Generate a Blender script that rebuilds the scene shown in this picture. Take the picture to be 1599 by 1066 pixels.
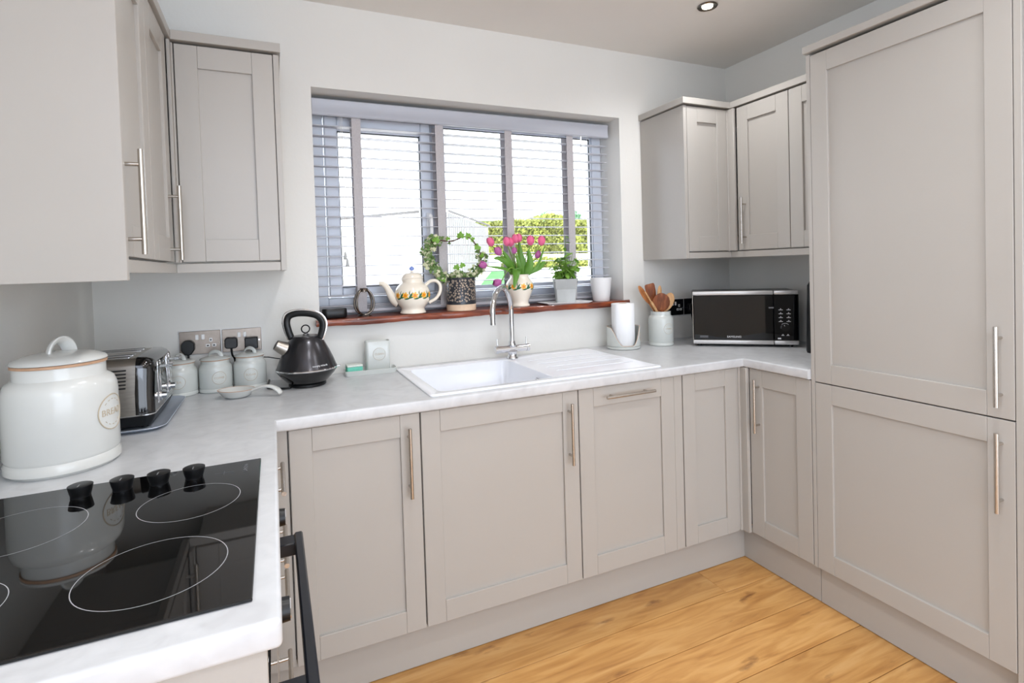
import bpy, bmesh, math, random
from mathutils import Vector, Matrix
random.seed(7)
for o in list(bpy.data.objects): bpy.data.objects.remove(o)
scn = bpy.context.scene
COL = scn.collection
PI = math.pi

# ------------------------------------------------------------------ camera, world, lights, exposure
CAM = Vector((0.0056, -2.3417, 1.333)); YAW, PITCH, ROLL = 0.4198, -0.0240, -0.0307
Fw = Vector((math.sin(YAW)*math.cos(PITCH), math.cos(YAW)*math.cos(PITCH), math.sin(PITCH)))
Rt = Vector((math.cos(YAW), -math.sin(YAW), 0)); Up = Rt.cross(Fw)
R2 = Rt*math.cos(ROLL) + Up*math.sin(ROLL); U2 = Up*math.cos(ROLL) - Rt*math.sin(ROLL)
cd = bpy.data.cameras.new('camera'); cam = bpy.data.objects.new('camera', cd); COL.objects.link(cam)
cam.matrix_world = Matrix(((R2.x, U2.x, -Fw.x, CAM.x), (R2.y, U2.y, -Fw.y, CAM.y), (R2.z, U2.z, -Fw.z, CAM.z), (0, 0, 0, 1)))
cd.sensor_fit = 'HORIZONTAL'; cd.sensor_width = 36.0; cd.lens = 836.9/1599*36.0
cd.shift_x = 0.0; cd.shift_y = -(533-435.87)/1599; cd.clip_start = 0.02; cd.clip_end = 200
scn.camera = cam

world = bpy.data.worlds.new('overcast_sky'); scn.world = world; world.use_nodes = True
bg = world.node_tree.nodes['Background']
bg.inputs[0].default_value = (0.85, 0.935, 1.06, 1); bg.inputs[1].default_value = 3.4

def area(name, loc, rot, sx, sy, power, col):
    d = bpy.data.lights.new(name, 'AREA'); d.shape = 'RECTANGLE'; d.size = sx; d.size_y = sy; d.energy = power; d.color = col
    o = bpy.data.objects.new(name, d); COL.objects.link(o); o.location = loc; o.rotation_euler = rot
    return o
# portals guide the daylight of the sky through the kitchen window and the unseen glazing added behind the camera
for nm, loc, rot, sx, sy in (('window_portal', (.935, .255, 1.60), (-PI/2, 0, 0), 1.5, .97), ('rear_portal', (.94, -4.69, 1.16), (PI/2, 0, 0), 2.7, 2.3), ('side_portal', (-3.27, -3.2, 1.2), (0, -PI/2, 0), 2.1, 2.4)):
    area(nm, loc, rot, sx, sy, 1, (1, 1, 1)).data.cycles.is_portal = True
# unseen fill lamp added behind the camera, in place of a photographer's flash
fl_ = area('flash_fill_lamp', (-.15, -2.95, 1.98), (0, 0, 0), 1.0, .8, 5.5, (.80, .92, 1.15))
fl_.rotation_euler = (Vector((1.7, 0, 1.0))-fl_.location).to_track_quat('-Z', 'Y').to_euler()
vs = scn.view_settings
vs.view_transform = 'Standard'; vs.look = 'None'; vs.gamma = 1; vs.exposure = 0.62; vs.use_curve_mapping = False

# ------------------------------------------------------------------ materials
def lin(c):
    return tuple((v/255/12.92 if v/255 <= .04045 else ((v/255+.055)/1.055)**2.4) for v in c) + (1,)
MATS = {}
def mat(name, col, rough=.5, metal=0, var=0, vscale=6, bump=0, bscale=40, coat=0, spec=.5, trans=0, ior=1.45, emit=0, stretch=None):
    m = bpy.data.materials.new(name); m.use_nodes = True; nt = m.node_tree; p = nt.nodes['Principled BSDF']
    p.inputs['Base Color'].default_value = lin(col); p.inputs['Roughness'].default_value = rough; p.inputs['Metallic'].default_value = metal
    p.inputs['Coat Weight'].default_value = coat; p.inputs['Specular IOR Level'].default_value = spec
    p.inputs['Transmission Weight'].default_value = trans; p.inputs['IOR'].default_value = ior
    if emit:
        p.inputs['Emission Color'].default_value = lin(col); p.inputs['Emission Strength'].default_value = emit
    if var or bump:
        tc = nt.nodes.new('ShaderNodeTexCoord'); mp = nt.nodes.new('ShaderNodeMapping'); nt.links.new(tc.outputs['Object'], mp.inputs['Vector'])
        if stretch: mp.inputs['Scale'].default_value = stretch
    if var:
        n = nt.nodes.new('ShaderNodeTexNoise'); n.inputs['Scale'].default_value = vscale; n.inputs['Detail'].default_value = 6
        nt.links.new(mp.outputs[0], n.inputs['Vector'])
        r = nt.nodes.new('ShaderNodeMapRange'); r.inputs['From Min'].default_value = .3; r.inputs['From Max'].default_value = .7
        r.inputs['To Min'].default_value = 1-var; r.inputs['To Max'].default_value = 1+var
        nt.links.new(n.outputs['Fac'], r.inputs['Value'])
        mx = nt.nodes.new('ShaderNodeMix'); mx.data_type = 'RGBA'; mx.blend_type = 'MULTIPLY'; mx.inputs['Factor'].default_value = 1
        mx.inputs['A'].default_value = lin(col); nt.links.new(r.outputs[0], mx.inputs['B']); nt.links.new(mx.outputs['Result'], p.inputs['Base Color'])
    if bump:
        n2 = nt.nodes.new('ShaderNodeTexNoise'); n2.inputs['Scale'].default_value = bscale; n2.inputs['Detail'].default_value = 4
        nt.links.new(mp.outputs[0], n2.inputs['Vector'])
        b = nt.nodes.new('ShaderNodeBump'); b.inputs['Strength'].default_value = bump; b.inputs['Distance'].default_value = .004
        nt.links.new(n2.outputs['Fac'], b.inputs['Height']); nt.links.new(b.outputs[0], p.inputs['Normal'])
    MATS[name] = m
    return m

def ramp_mat(name, stops, scale, stretch=(1, 1, 1), rough=.5, bump=0, distort=0, detail=8, per_object=False, coat=0, spots=None):
    m = bpy.data.materials.new(name); m.use_nodes = True; nt = m.node_tree; L = nt.links; p = nt.nodes['Principled BSDF']
    p.inputs['Roughness'].default_value = rough; p.inputs['Coat Weight'].default_value = coat
    tc = nt.nodes.new('ShaderNodeTexCoord'); mp = nt.nodes.new('ShaderNodeMapping'); mp.inputs['Scale'].default_value = stretch
    L.new(tc.outputs['Object'], mp.inputs['Vector'])
    if per_object:
        oi = nt.nodes.new('ShaderNodeObjectInfo'); ml = nt.nodes.new('ShaderNodeMath'); ml.operation = 'MULTIPLY'; ml.inputs[1].default_value = 37
        L.new(oi.outputs['Random'], ml.inputs[0]); cx = nt.nodes.new('ShaderNodeCombineXYZ')
        for i in range(3): L.new(ml.outputs[0], cx.inputs[i])
        L.new(cx.outputs[0], mp.inputs['Location'])
    n = nt.nodes.new('ShaderNodeTexNoise'); n.inputs['Scale'].default_value = scale; n.inputs['Detail'].default_value = detail
    n.inputs['Distortion'].default_value = distort; L.new(mp.outputs[0], n.inputs['Vector'])
    cr = nt.nodes.new('ShaderNodeValToRGB'); e = cr.color_ramp.elements
    e[0].position = stops[0][0]; e[0].color = lin(stops[0][1]); e[1].position = stops[-1][0]; e[1].color = lin(stops[-1][1])
    for pos, c in stops[1:-1]:
        q = e.new(pos); q.color = lin(c)
    L.new(n.outputs['Fac'], cr.inputs['Fac']); out = cr.outputs['Color']
    if per_object:
        hs = nt.nodes.new('ShaderNodeHueSaturation'); mr = nt.nodes.new('ShaderNodeMapRange')
        mr.inputs['To Min'].default_value = .86; mr.inputs['To Max'].default_value = 1.1
        L.new(oi.outputs['Random'], mr.inputs['Value']); L.new(mr.outputs[0], hs.inputs['Value']); L.new(out, hs.inputs['Color']); out = hs.outputs['Color']
    if spots:
        sc, col, lo, hi, st = spots
        mp2 = nt.nodes.new('ShaderNodeMapping'); mp2.inputs['Scale'].default_value = st; L.new(tc.outputs['Object'], mp2.inputs['Vector'])
        if per_object: L.new(cx.outputs[0], mp2.inputs['Location'])
        n3 = nt.nodes.new('ShaderNodeTexNoise'); n3.inputs['Scale'].default_value = sc; n3.inputs['Detail'].default_value = 5; L.new(mp2.outputs[0], n3.inputs['Vector'])
        r3 = nt.nodes.new('ShaderNodeMapRange'); r3.inputs['From Min'].default_value = lo; r3.inputs['From Max'].default_value = hi; L.new(n3.outputs['Fac'], r3.inputs['Value'])
        mx = nt.nodes.new('ShaderNodeMix'); mx.data_type = 'RGBA'; L.new(r3.outputs[0], mx.inputs['Factor']); L.new(out, mx.inputs['A']); mx.inputs['B'].default_value = lin(col); out = mx.outputs['Result']
    L.new(out, p.inputs['Base Color'])
    if bump:
        b = nt.nodes.new('ShaderNodeBump'); b.inputs['Strength'].default_value = bump; b.inputs['Distance'].default_value = .003
        L.new(n.outputs['Fac'], b.inputs['Height']); L.new(b.outputs[0], p.inputs['Normal'])
    MATS[name] = m
    return m

mat('wall_paint', (228, 227, 222), .75, var=.015, vscale=3, bump=.12, bscale=60)
mat('ceiling_paint', (232, 229, 224), .85, var=.02, vscale=2, bump=.15, bscale=30)
mat('cabinet_paint', (177, 173, 167), .34, var=.012, vscale=4, bump=.02, bscale=90)
mat('cabinet_inside', (120, 112, 105), .7, var=.05)
mat('silver_paint', (205, 204, 203), .32, .45, var=.02)
mat('socket_steel', (150, 140, 131), .36, .8, var=.12, vscale=40, bump=.03)
mat('steel', (198, 192, 184), .27, 1, var=.04, vscale=60)
mat('brushed_steel', (172, 166, 158), .34, 1, var=.10, vscale=25, bump=.04, bscale=200, stretch=(1, 1, 8))
mat('chrome', (222, 223, 226), .07, 1, var=.01)
mat('dark_chrome', (120, 112, 104), .22, 1, var=.15, vscale=30)
mat('black_plastic', (16, 17, 19), .38, var=.1)
mat('black_gloss', (7, 7, 8), .08, var=.05, coat=.6)
mat('black_glass', (5, 5, 6), .03, var=.05, spec=.6)
mat('black_metal', (38, 39, 42), .30, .75, var=.06, vscale=8)
mat('kettle_metal', (74, 74, 78), .25, .85, var=.05, vscale=8)
mat('oven_black', (30, 32, 38), .35, var=.05)
mat('white_plastic', (238, 238, 238), .35, var=.01)
mat('upvc', (226, 230, 238), .3, var=.01)
mat('blind_slat', (188, 188, 194), .42, var=.02, vscale=30, stretch=(.2, 1, 1))
mat('valance_paint', (186, 189, 198), .4, var=.015, vscale=20, stretch=(.1, 1, 1))
mat('blind_tape', (190, 186, 188), .9, var=.06, vscale=120, bump=.2, bscale=400)
mat('cord_white', (225, 224, 222), .7, var=.03)
mat('ceramic_white', (214, 215, 211), .25, var=.02, vscale=9, coat=.3)
mat('ceramic_grey', (206, 210, 206), .25, var=.025, vscale=9, coat=.3)
mat('ceramic_cream', (243, 234, 218), .16, var=.015, coat=.5)
mat('ceramic_emboss', (188, 174, 152), .4, var=.08, vscale=60)
mat('terracotta_trim', (190, 152, 122), .6, var=.1, vscale=40)
mat('stoneware_bare', (228, 200, 172), .7, var=.05, vscale=50, bump=.1, bscale=200)
mat('pot_dark', (40, 44, 52), .3, var=.1, coat=.2)
mat('pattern_beige', (206, 186, 164), .6, var=.06, vscale=40)
mat('flower_yellow', (247, 190, 62), .35, var=.08, vscale=90)
mat('flower_orange', (238, 140, 30), .35, var=.08, vscale=90)
mat('print_green', (52, 104, 72), .35, var=.1, vscale=60)
mat('knob_blue', (128, 150, 214), .25, var=.12, vscale=80)
mat('sink_ceramic', (243, 246, 252), .14, var=.005, coat=.3)
mat('sponge_green', (122, 214, 190), .9, var=.08, vscale=200, bump=.5, bscale=300)
mat('sponge_pale', (226, 232, 224), .95, var=.05, vscale=200, bump=.5, bscale=300)
mat('paper', (246, 247, 248), .95, var=.01, bump=.25, bscale=160)
mat('zinc', (186, 189, 188), .55, .15, var=.1, vscale=14, bump=.05)
mat('tray_metal', (190, 200, 214), .35, .3, var=.05, vscale=20)
mat('rust', (150, 138, 126), .6, .2, var=.15, vscale=40)
mat('soil', (52, 40, 30), .95, var=.3, vscale=80, bump=.6)
mat('stem_green', (112, 150, 58), .5, var=.15, vscale=40)
mat('stem_brown', (92, 62, 48), .7, var=.2, vscale=60)
mat('tulip_leaf', (92, 142, 48), .42, var=.2, vscale=18, stretch=(1, 1, .25))
mat('tulip_pink', (238, 112, 154), .45, var=.16, vscale=40, stretch=(1, 1, .3))
mat('tulip_purple', (190, 100, 164), .45, var=.2, vscale=40, stretch=(1, 1, .3))
mat('herb_leaf', (122, 168, 66), .5, var=.25, vscale=30)
mat('ivy_leaf', (104, 132, 74), .5, var=.22, vscale=60)
mat('ivy_pale', (206, 208, 172), .5, var=.12, vscale=60)
mat('ivy_bright', (116, 164, 58), .5, var=.15, vscale=60)
mat('lens_glow', (255, 244, 228), .4, var=.01, emit=6)
mat('text_white', (225, 226, 228), .5, var=.01)
mat('text_grey', (120, 122, 126), .5, var=.01)
mat('text_dark', (150, 140, 124), .6, var=.01)
mat('hob_line', (170, 172, 176), .4, var=.02)
mat('render_white', (244, 243, 238), .9, var=.03, vscale=2)
mat('roof_edge', (96, 92, 88), .8, var=.1)
mat('fence_white', (150, 148, 144), .8, var=.08, vscale=4)
mat('lawn', (92, 168, 84), .95, var=.2, vscale=6, bump=.4)
mat('paving', (232, 226, 216), .9, var=.05, vscale=3)
mat('hedge_leaf', (146, 150, 72), .8, var=.45, vscale=4)
mat('hedge_core', (104, 112, 58), .95, var=.35, vscale=6)
mat('tree_leaf', (110, 150, 110), .8, var=.3, vscale=3)
ramp_mat('worktop_laminate', [(.25, (190, 191, 193)), (.45, (200, 202, 204)), (.6, (205, 207, 209)), (.78, (212, 213, 215))], 18, rough=.3, detail=12, distort=.8)
ramp_mat('oak', [(.2, (162, 108, 56)), (.42, (200, 146, 82)), (.58, (216, 164, 98)), (.8, (226, 180, 120))], 5, stretch=(.6, 5, 5), rough=.36, detail=10, distort=1.2, per_object=True, bump=.05, spots=(5, (112, 66, 34), .66, .78, (1.0, 3.2, 1)))
ramp_mat('oak_gap', [(.3, (70, 42, 22)), (.7, (92, 58, 30))], 5, rough=.8)
ramp_mat('sill_wood', [(.25, (62, 22, 12)), (.45, (112, 48, 26)), (.6, (140, 66, 36)), (.8, (172, 92, 50))], 4, stretch=(1, 9, 9), rough=.28, distort=1.5, coat=.3)
ramp_mat('utensil_wood', [(.25, (142, 84, 46)), (.5, (176, 112, 64)), (.75, (200, 140, 88))], 14, stretch=(4, 4, .8), rough=.6, distort=.6)
ramp_mat('utensil_dark', [(.25, (92, 46, 24)), (.5, (132, 72, 38)), (.75, (160, 96, 54))], 14, stretch=(4, 4, .8), rough=.55, distort=.6)
ramp_mat('utensil_pale', [(.25, (190, 140, 92)), (.5, (214, 168, 118)), (.75, (226, 186, 140))], 14, stretch=(4, 4, .8), rough=.6, distort=.6)

def glass_mat():
    m = bpy.data.materials.new('window_glass'); m.use_nodes = True; nt = m.node_tree; L = nt.links
    nt.nodes.remove(nt.nodes['Principled BSDF']); out = nt.nodes['Material Output']
    t = nt.nodes.new('ShaderNodeBsdfTransparent'); g = nt.nodes.new('ShaderNodeBsdfGlossy'); g.inputs['Roughness'].default_value = .02
    f = nt.nodes.new('ShaderNodeFresnel'); f.inputs['IOR'].default_value = 1.3; mx = nt.nodes.new('ShaderNodeMixShader')
    L.new(f.outputs[0], mx.inputs[0]); L.new(t.outputs[0], mx.inputs[1]); L.new(g.outputs[0], mx.inputs[2]); L.new(mx.outputs[0], out.inputs['Surface'])
    MATS['window_glass'] = m
glass_mat()
mat('clear_plastic', (235, 238, 240), .05, trans=.85, var=.01)

# ------------------------------------------------------------------ mesh helpers
class B:
    def __init__(s): s.bm = bmesh.new()
    def merge(s, b2, M=None):
        if M is not None: b2.transform(M)
        me = bpy.data.meshes.new('tmp'); b2.to_mesh(me); b2.free(); s.bm.from_mesh(me); bpy.data.meshes.remove(me); return s
    def box(s, x0, x1, y0, y1, z0, z1, bev=0, seg=1, M=None):
        b = bmesh.new(); bmesh.ops.create_cube(b, size=1)
        for v in b.verts: v.co = Vector(((x0+x1)/2+v.co.x*(x1-x0), (y0+y1)/2+v.co.y*(y1-y0), (z0+z1)/2+v.co.z*(z1-z0)))
        if bev: bmesh.ops.bevel(b, geom=b.edges[:], offset=bev, segments=seg, affect='EDGES', profile=.5)
        return s.merge(b, M)
    def lathe(s, prof, n=32, c=(0, 0, 0), M=None, cap=True):
        b = bmesh.new(); rings = []
        for r, z in prof:
            rings.append([b.verts.new((c[0]+r*math.cos(2*PI*i/n), c[1]+r*math.sin(2*PI*i/n), c[2]+z)) for i in range(n)])
        for a, d in zip(rings, rings[1:]):
            for i in range(n): b.faces.new((a[i], a[(i+1) % n], d[(i+1) % n], d[i]))
        if cap:
            b.faces.new(rings[0][::-1]); b.faces.new(rings[-1])
        return s.merge(b, M)
    def cyl(s, p0, p1, r0, r1=None, n=16):
        return s.tube([p0, p1], [r0, r1 if r1 is not None else r0], n)
    def tube(s, path, r, n=10, closed=False, cap=True, flat=None):
        P = [Vector(p) for p in path]; m = len(P); R = r if isinstance(r, (list, tuple)) else [r]*m
        b = bmesh.new(); T = []
        for i in range(m):
            a = P[i-1] if (i > 0 or closed) else P[i]; d = P[(i+1) % m] if (i < m-1 or closed) else P[i]
            T.append((d-a).normalized())
        up = Vector((0, 0, 1)) if abs(T[0].z) < .9 else Vector((0, 1, 0))
        nrm = (up-T[0]*up.dot(T[0])).normalized(); rings = []
        for i in range(m):
            if i: nrm = (nrm-T[i]*nrm.dot(T[i])).normalized()
            bi = T[i].cross(nrm); fx, fy = flat if flat else (1, 1)
            rings.append([b.verts.new(P[i]+(nrm*math.cos(2*PI*k/n)*fx+bi*math.sin(2*PI*k/n)*fy)*R[i]) for k in range(n)])
        for i in range(m if closed else m-1):
            a, d = rings[i], rings[(i+1) % m]
            for k in range(n): b.faces.new((a[k], a[(k+1) % n], d[(k+1) % n], d[k]))
        if cap and not closed:
            b.faces.new(rings[0][::-1]); b.faces.new(rings[-1])
        return s.merge(b)
    def loft(s, loops, cap0=True, cap1=True):
        b = bmesh.new(); rs = [[b.verts.new(p) for p in l] for l in loops]; n = len(rs[0])
        for a, d in zip(rs, rs[1:]):
            for i in range(n): b.faces.new((a[i], a[(i+1) % n], d[(i+1) % n], d[i]))
        if cap0: b.faces.new(rs[0][::-1])
        if cap1: b.faces.new(rs[-1])
        return s.merge(b)
    def poly(s, pts):
        s.bm.faces.new([s.bm.verts.new(p) for p in pts]); return s
    def prism(s, pts, vec, bev=0):
        b = bmesh.new(); f = b.faces.new([b.verts.new(p) for p in pts]); r = bmesh.ops.extrude_face_region(b, geom=[f])
        bmesh.ops.translate(b, verts=[g for g in r['geom'] if isinstance(g, bmesh.types.BMVert)], vec=vec)
        bmesh.ops.recalc_face_normals(b, faces=b.faces[:])
        if bev: bmesh.ops.bevel(b, geom=b.edges[:], offset=bev, segments=1, affect='EDGES')
        return s.merge(b)
    def mesh(s, name, smooth=40, recalc=True):
        if recalc: bmesh.ops.recalc_face_normals(s.bm, faces=s.bm.faces[:])
        me = bpy.data.meshes.new(name); s.bm.to_mesh(me); s.bm.free()
        if smooth:
            me.shade_smooth(); me.set_sharp_from_angle(angle=math.radians(smooth))
        return me
    def build(s, name, m, parent=None, loc=None, rot=None, smooth=40, recalc=True):
        return link(name, s.mesh(name, smooth, recalc), m, parent, loc, rot)

def link(name, me, m=None, parent=None, loc=None, rot=None):
    o = bpy.data.objects.new(name, me); COL.objects.link(o)
    if m is not None and me is not None and not me.materials: me.materials.append(MATS[m])
    if parent: o.parent = parent
    if loc: o.location = loc
    if rot: o.rotation_euler = rot
    return o
def tag(o, label=None, cat=None, group=None, kind=None):
    if label: o['label'] = label
    if cat: o['category'] = cat
    if group: o['group'] = group
    if kind: o['kind'] = kind
    return o
def thing(name, label, cat, loc=(0, 0, 0), rz=0, group=None):
    o = bpy.data.objects.new(name, None); COL.objects.link(o); o.location = loc; o.rotation_euler = (0, 0, rz); o.empty_display_size = .05
    return tag(o, label, cat, group)
def struct(o): o['kind'] = 'structure'; return o
def rrect(x0, x1, y0, y1, r, z, k=6):
    pts = []
    for cx, cy, a0 in ((x1-r, y1-r, 0), (x0+r, y1-r, PI/2), (x0+r, y0+r, PI), (x1-r, y0+r, 1.5*PI)):
        for i in range(k+1):
            a = a0+PI/2*i/k; pts.append((cx+r*math.cos(a), cy+r*math.sin(a), z))
    return pts
def bez(p0, p1, p2, p3, n=12):
    P = [Vector(p) for p in (p0, p1, p2, p3)]; out = []
    for i in range(n+1):
        t = i/n; out.append(P[0]*(1-t)**3+P[1]*3*t*(1-t)**2+P[2]*3*t*t*(1-t)+P[3]*t**3)
    return out
def smooth_path(pts, n=6):
    P = [Vector(p) for p in pts]; out = []
    for i in range(len(P)-1):
        a = P[max(i-1, 0)]; b = P[i]; c = P[i+1]; d = P[min(i+2, len(P)-1)]
        for k in range(n):
            t = k/n; out.append(.5*((2*b)+(c-a)*t+(2*a-5*b+4*c-d)*t*t+(-a+3*b-3*c+d)*t**3))
    out.append(P[-1]); return out
def text_bm(s, size, depth=.0006):
    cu = bpy.data.curves.new('lettering', 'FONT'); cu.body = s; cu.size = size; cu.extrude = depth; cu.align_x = 'CENTER'; cu.align_y = 'CENTER'; cu.resolution_u = 3
    ob = bpy.data.objects.new('lettering', cu); me = bpy.data.meshes.new_from_object(ob)
    b = bmesh.new(); b.from_mesh(me); bpy.data.objects.remove(ob); bpy.data.meshes.remove(me); bpy.data.curves.remove(cu)
    return b
def text_flat(s, size, M, bold=1.0, depth=.0006):
    """lettering in the local X (right) / Z (up) plane facing -Y, moved by M"""
    b = text_bm(s, size, depth)
    for v in b.verts: v.co = Vector((v.co.x*bold, -v.co.z, v.co.y))
    b.transform(M); o = B(); o.merge(b); return o
def on_cyl(R, phi, z):
    """maps (u right, v up, d out) on to a cylinder of radius R; R may be a function of height"""
    def f(u, v, d=0):
        r = R(z+v) if callable(R) else R
        a = phi+u/r; return Vector(((r+d)*math.cos(a), (r+d)*math.sin(a), z+v))
    return f
def text_mapped(s, size, f, depth=.0005):
    b = text_bm(s, size, depth)
    for v in b.verts: v.co = f(v.co.x, v.co.y, v.co.z+.0003)
    o = B(); o.merge(b); return o
def emblem(parent, f, rad, word, size, tr=.0009, disc='ceramic_white'):
    """raised round badge with its word, mapped on to a surface"""
    b = B(); rings = []
    for k in range(5):
        r = rad*k/4
        rings.append([f(r*math.cos(2*PI*i/32), r*math.sin(2*PI*i/32), .0008) for i in range(32)] if k else None)
    c = f(0, 0, .0008); bm = b.bm; vc = bm.verts.new(c); prev = None
    for k in range(1, 5):
        vs_ = [bm.verts.new(p) for p in rings[k]]
        for i in range(32):
            if prev is None: bm.faces.new((vc, vs_[i], vs_[(i+1) % 32]))
            else: bm.faces.new((prev[i], vs_[i], vs_[(i+1) % 32], prev[(i+1) % 32]))
        prev = vs_
    e = b.build('badge', disc, parent, recalc=False)
    q = B(); q.tube([f(rad*math.cos(2*PI*i/32), rad*math.sin(2*PI*i/32), .0008) for i in range(32)], tr, 6, closed=True)
    for i in range(16):
        a = 2*PI*i/16
        if abs(math.sin(a)) < .5: continue
        q.tube([f(rad*.74*math.cos(a+s_), rad*.74*math.sin(a+s_), .001) for s_ in (-.09, .09)], tr*.6, 5)
    q.build('badge_rim', 'ceramic_emboss', e)
    if word: text_mapped(word, size, f, .0012).build('lettering', 'ceramic_emboss', e)
    return e

# ------------------------------------------------------------------ room shell
XL, XR, ZC, YR = -.58, 2.442, 2.437, -4.6
OX0, OX1, OZ0, OZ1 = .177, 1.692, 1.111, 2.092
def mkbox(name, m, *a, **k):
    return struct(B().box(*a, **k).build(name, m, smooth=30))
XF = -3.2  # unseen room extension on the left, added for its side daylight
fl = struct(B().box(XF, XR, YR, -1.75, -.06, -.012).box(XL, XR, -1.75, 0, -.06, -.012).build('floor', 'oak_gap', smooth=30))
row = 0; y = -.38
while y > YR+.01:
    y1 = max(y-.18, YR)
    xa = XL if y > -1.82 else XF
    xs = [xa]; x = xa+random.uniform(.5, 1.6)
    while x < XR-.3: xs.append(x); x += random.uniform(1.3, 1.9)
    xs.append(XR)
    if row in (2, 3, 4): xs = [XL, 2.0 if row == 3 else XR] + ([XR] if row == 3 else [])
    for a, c in zip(xs, xs[1:]):
        p = B().box(-(c-a)/2+.0006, (c-a)/2-.0006, (y1-y)/2+.0011, (y-y1)/2-.0011, -.012, 0, bev=.0008).build('plank', 'oak', fl, loc=((a+c)/2, (y+y1)/2, 0))
    y = y1; row += 1
mkbox('ceiling', 'ceiling_paint', XF-.1, XR+.1, YR-.1, .3, ZC, ZC+.1)
wb = B()
wb.box(XL, OX0, 0, .3, -.06, ZC); wb.box(OX1, XR, 0, .3, -.06, ZC); wb.box(OX0, OX1, 0, .3, -.06, OZ0); wb.box(OX0, OX1, 0, .3, OZ1, ZC)
struct(wb.build('wall_back', 'wall_paint', smooth=0))
mkbox('wall_left', 'wall_paint', XL-.1, XL, -1.75, .3, -.06, ZC)
mkbox('wall_left_return', 'wall_paint', XF, XL-.1, -1.75, -1.65, -.06, ZC)
wf = B(); wf.box(XF-.1, XF, YR, -4.4, -.06, ZC); wf.box(XF-.1, XF, -2.0, -1.65, -.06, ZC); wf.box(XF-.1, XF, -4.4, -2.0, -.06, .15); wf.box(XF-.1, XF, -4.4, -2.0, 2.25, ZC)
struct(wf.build('wall_far_left', 'wall_paint', smooth=0))
w2 = struct(B().box(XF-.08, XF-.02, -4.4, -4.34, .15, 2.25).box(XF-.08, XF-.02, -2.06, -2.0, .15, 2.25).box(XF-.08, XF-.02, -4.34, -2.06, .15, .21).box(XF-.08, XF-.02, -4.34, -2.06, 2.19, 2.25).box(XF-.08, XF-.02, -3.23, -3.17, .21, 2.19).build('added_side_window', 'upvc', smooth=30))  # invented window out of view, added to brighten the fridge front and ceiling
for a in (-4.34, -3.17): B().box(XF-.055, XF-.045, a, a+1.11, .21, 2.19).build('pane', 'window_glass', w2)
wr = B(); wr.box(XR, XR+.1, YR, .3, -.06, ZC); wr.box(1.873, XR, -1.78, -1.598, 0, ZC)
struct(wr.build('wall_right', 'wall_paint', smooth=0))
wq = B(); wq.box(XF, -.42, YR-.1, YR, -.06, ZC); wq.box(2.3, XR, YR-.1, YR, -.06, ZC); wq.box(-.42, 2.3, YR-.1, YR, 2.32, ZC)
struct(wq.build('wall_rear', 'wall_paint', smooth=0))
# unseen glazed doors, added in the rear wall to let daylight in
d1 = struct(B().box(-.42, -.36, YR-.08, YR-.02, 0, 2.32).box(2.24, 2.3, YR-.08, YR-.02, 0, 2.32).box(-.36, 2.24, YR-.08, YR-.02, 2.26, 2.32)
            .box(-.36, 2.24, YR-.08, YR-.02, 0, .06).box(.91, .97, YR-.08, YR-.02, .06, 2.26).build('unseen_rear_doors', 'upvc', smooth=30))
for a in (-.36, .97): B().box(a, a+1.27, YR-.055, YR-.045, .06, 2.26).build('pane', 'window_glass', d1)

# ------------------------------------------------------------------ window
w1 = bpy.data.objects.new('window_1', None); COL.objects.link(w1); w1.location = (0, 0, 0); struct(w1)
fy0, fy1 = .178, .245
fb = B()
fb.box(OX0+.001, .232, fy0, fy1, 1.1115, OZ1-.001, .003); fb.box(1.632, OX1-.001, fy0, fy1, 1.1115, OZ1-.001, .003)
fb.box(.232, 1.632, fy0, fy1, 2.025, OZ1-.001, .003); fb.box(.232, 1.632, fy0, fy1, 1.1115, 1.215, .003); fb.box(.72, .782, fy0, fy1, 1.215, 2.025, .003)
fb.build('frame', 'upvc', w1)
sb = B(); a0, a1, c0, c1 = .236, .716, 1.218, 2.022
sb.box(a0, a0+.055, .158, .225, c0, c1, .004); sb.box(a1-.048, a1, .158, .225, c0, c1, .004)
sb.box(a0+.055, a1-.048, .158, .225, c1-.06, c1, .004); sb.box(a0+.055, a1-.048, .158, .225, c0, c0+.042, .004)
sash = sb.build('sash', 'upvc', w1)
gk = B()
for (x0, x1, z0, z1, yy) in ((.2905, .6685, 1.2595, 1.9625, .176), (.789, 1.6255, 1.222, 2.018, .19)):
    for q in ((x0, x1, z0, z0+.005), (x0, x1, z1-.005, z1), (x0, x0+.005, z0, z1), (x1-.005, x1, z0, z1)): gk.box(q[0], q[1], yy, yy+.01, q[2], q[3])
gk.build('gasket', 'black_plastic', w1)
B().box(.290, .669, .192, .2, 1.259, 1.963).build('pane', 'window_glass', sash)
B().box(.784, 1.63, .2, .208, 1.217, 2.023).build('pane', 'window_glass', w1)
bd = B(); bd.box(.784, .79, .182, .2, 1.217, 2.023, .001); bd.box(1.624, 1.63, .182, .2, 1.217, 2.023, .001); bd.box(.79, 1.624, .182, .2, 2.017, 2.023, .001); bd.box(.79, 1.624, .182, .2, 1.217, 1.245, .001)
bd.build('glazing_bead', 'upvc', w1)
hb = B(); hb.box(.684, .708, .148, .157, 1.49, 1.60, .003, 2); hb.cyl((.696, .150, 1.575), (.696, .118, 1.575), .009, n=12)
hb.tube(smooth_path([(.696, .122, 1.585), (.696, .112, 1.56), (.696, .112, 1.50), (.696, .114, 1.47)]), [.009]*7+[.008]*6+[.007]*6, 10)
hb.build('handle', 'white_plastic', sash)
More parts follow.
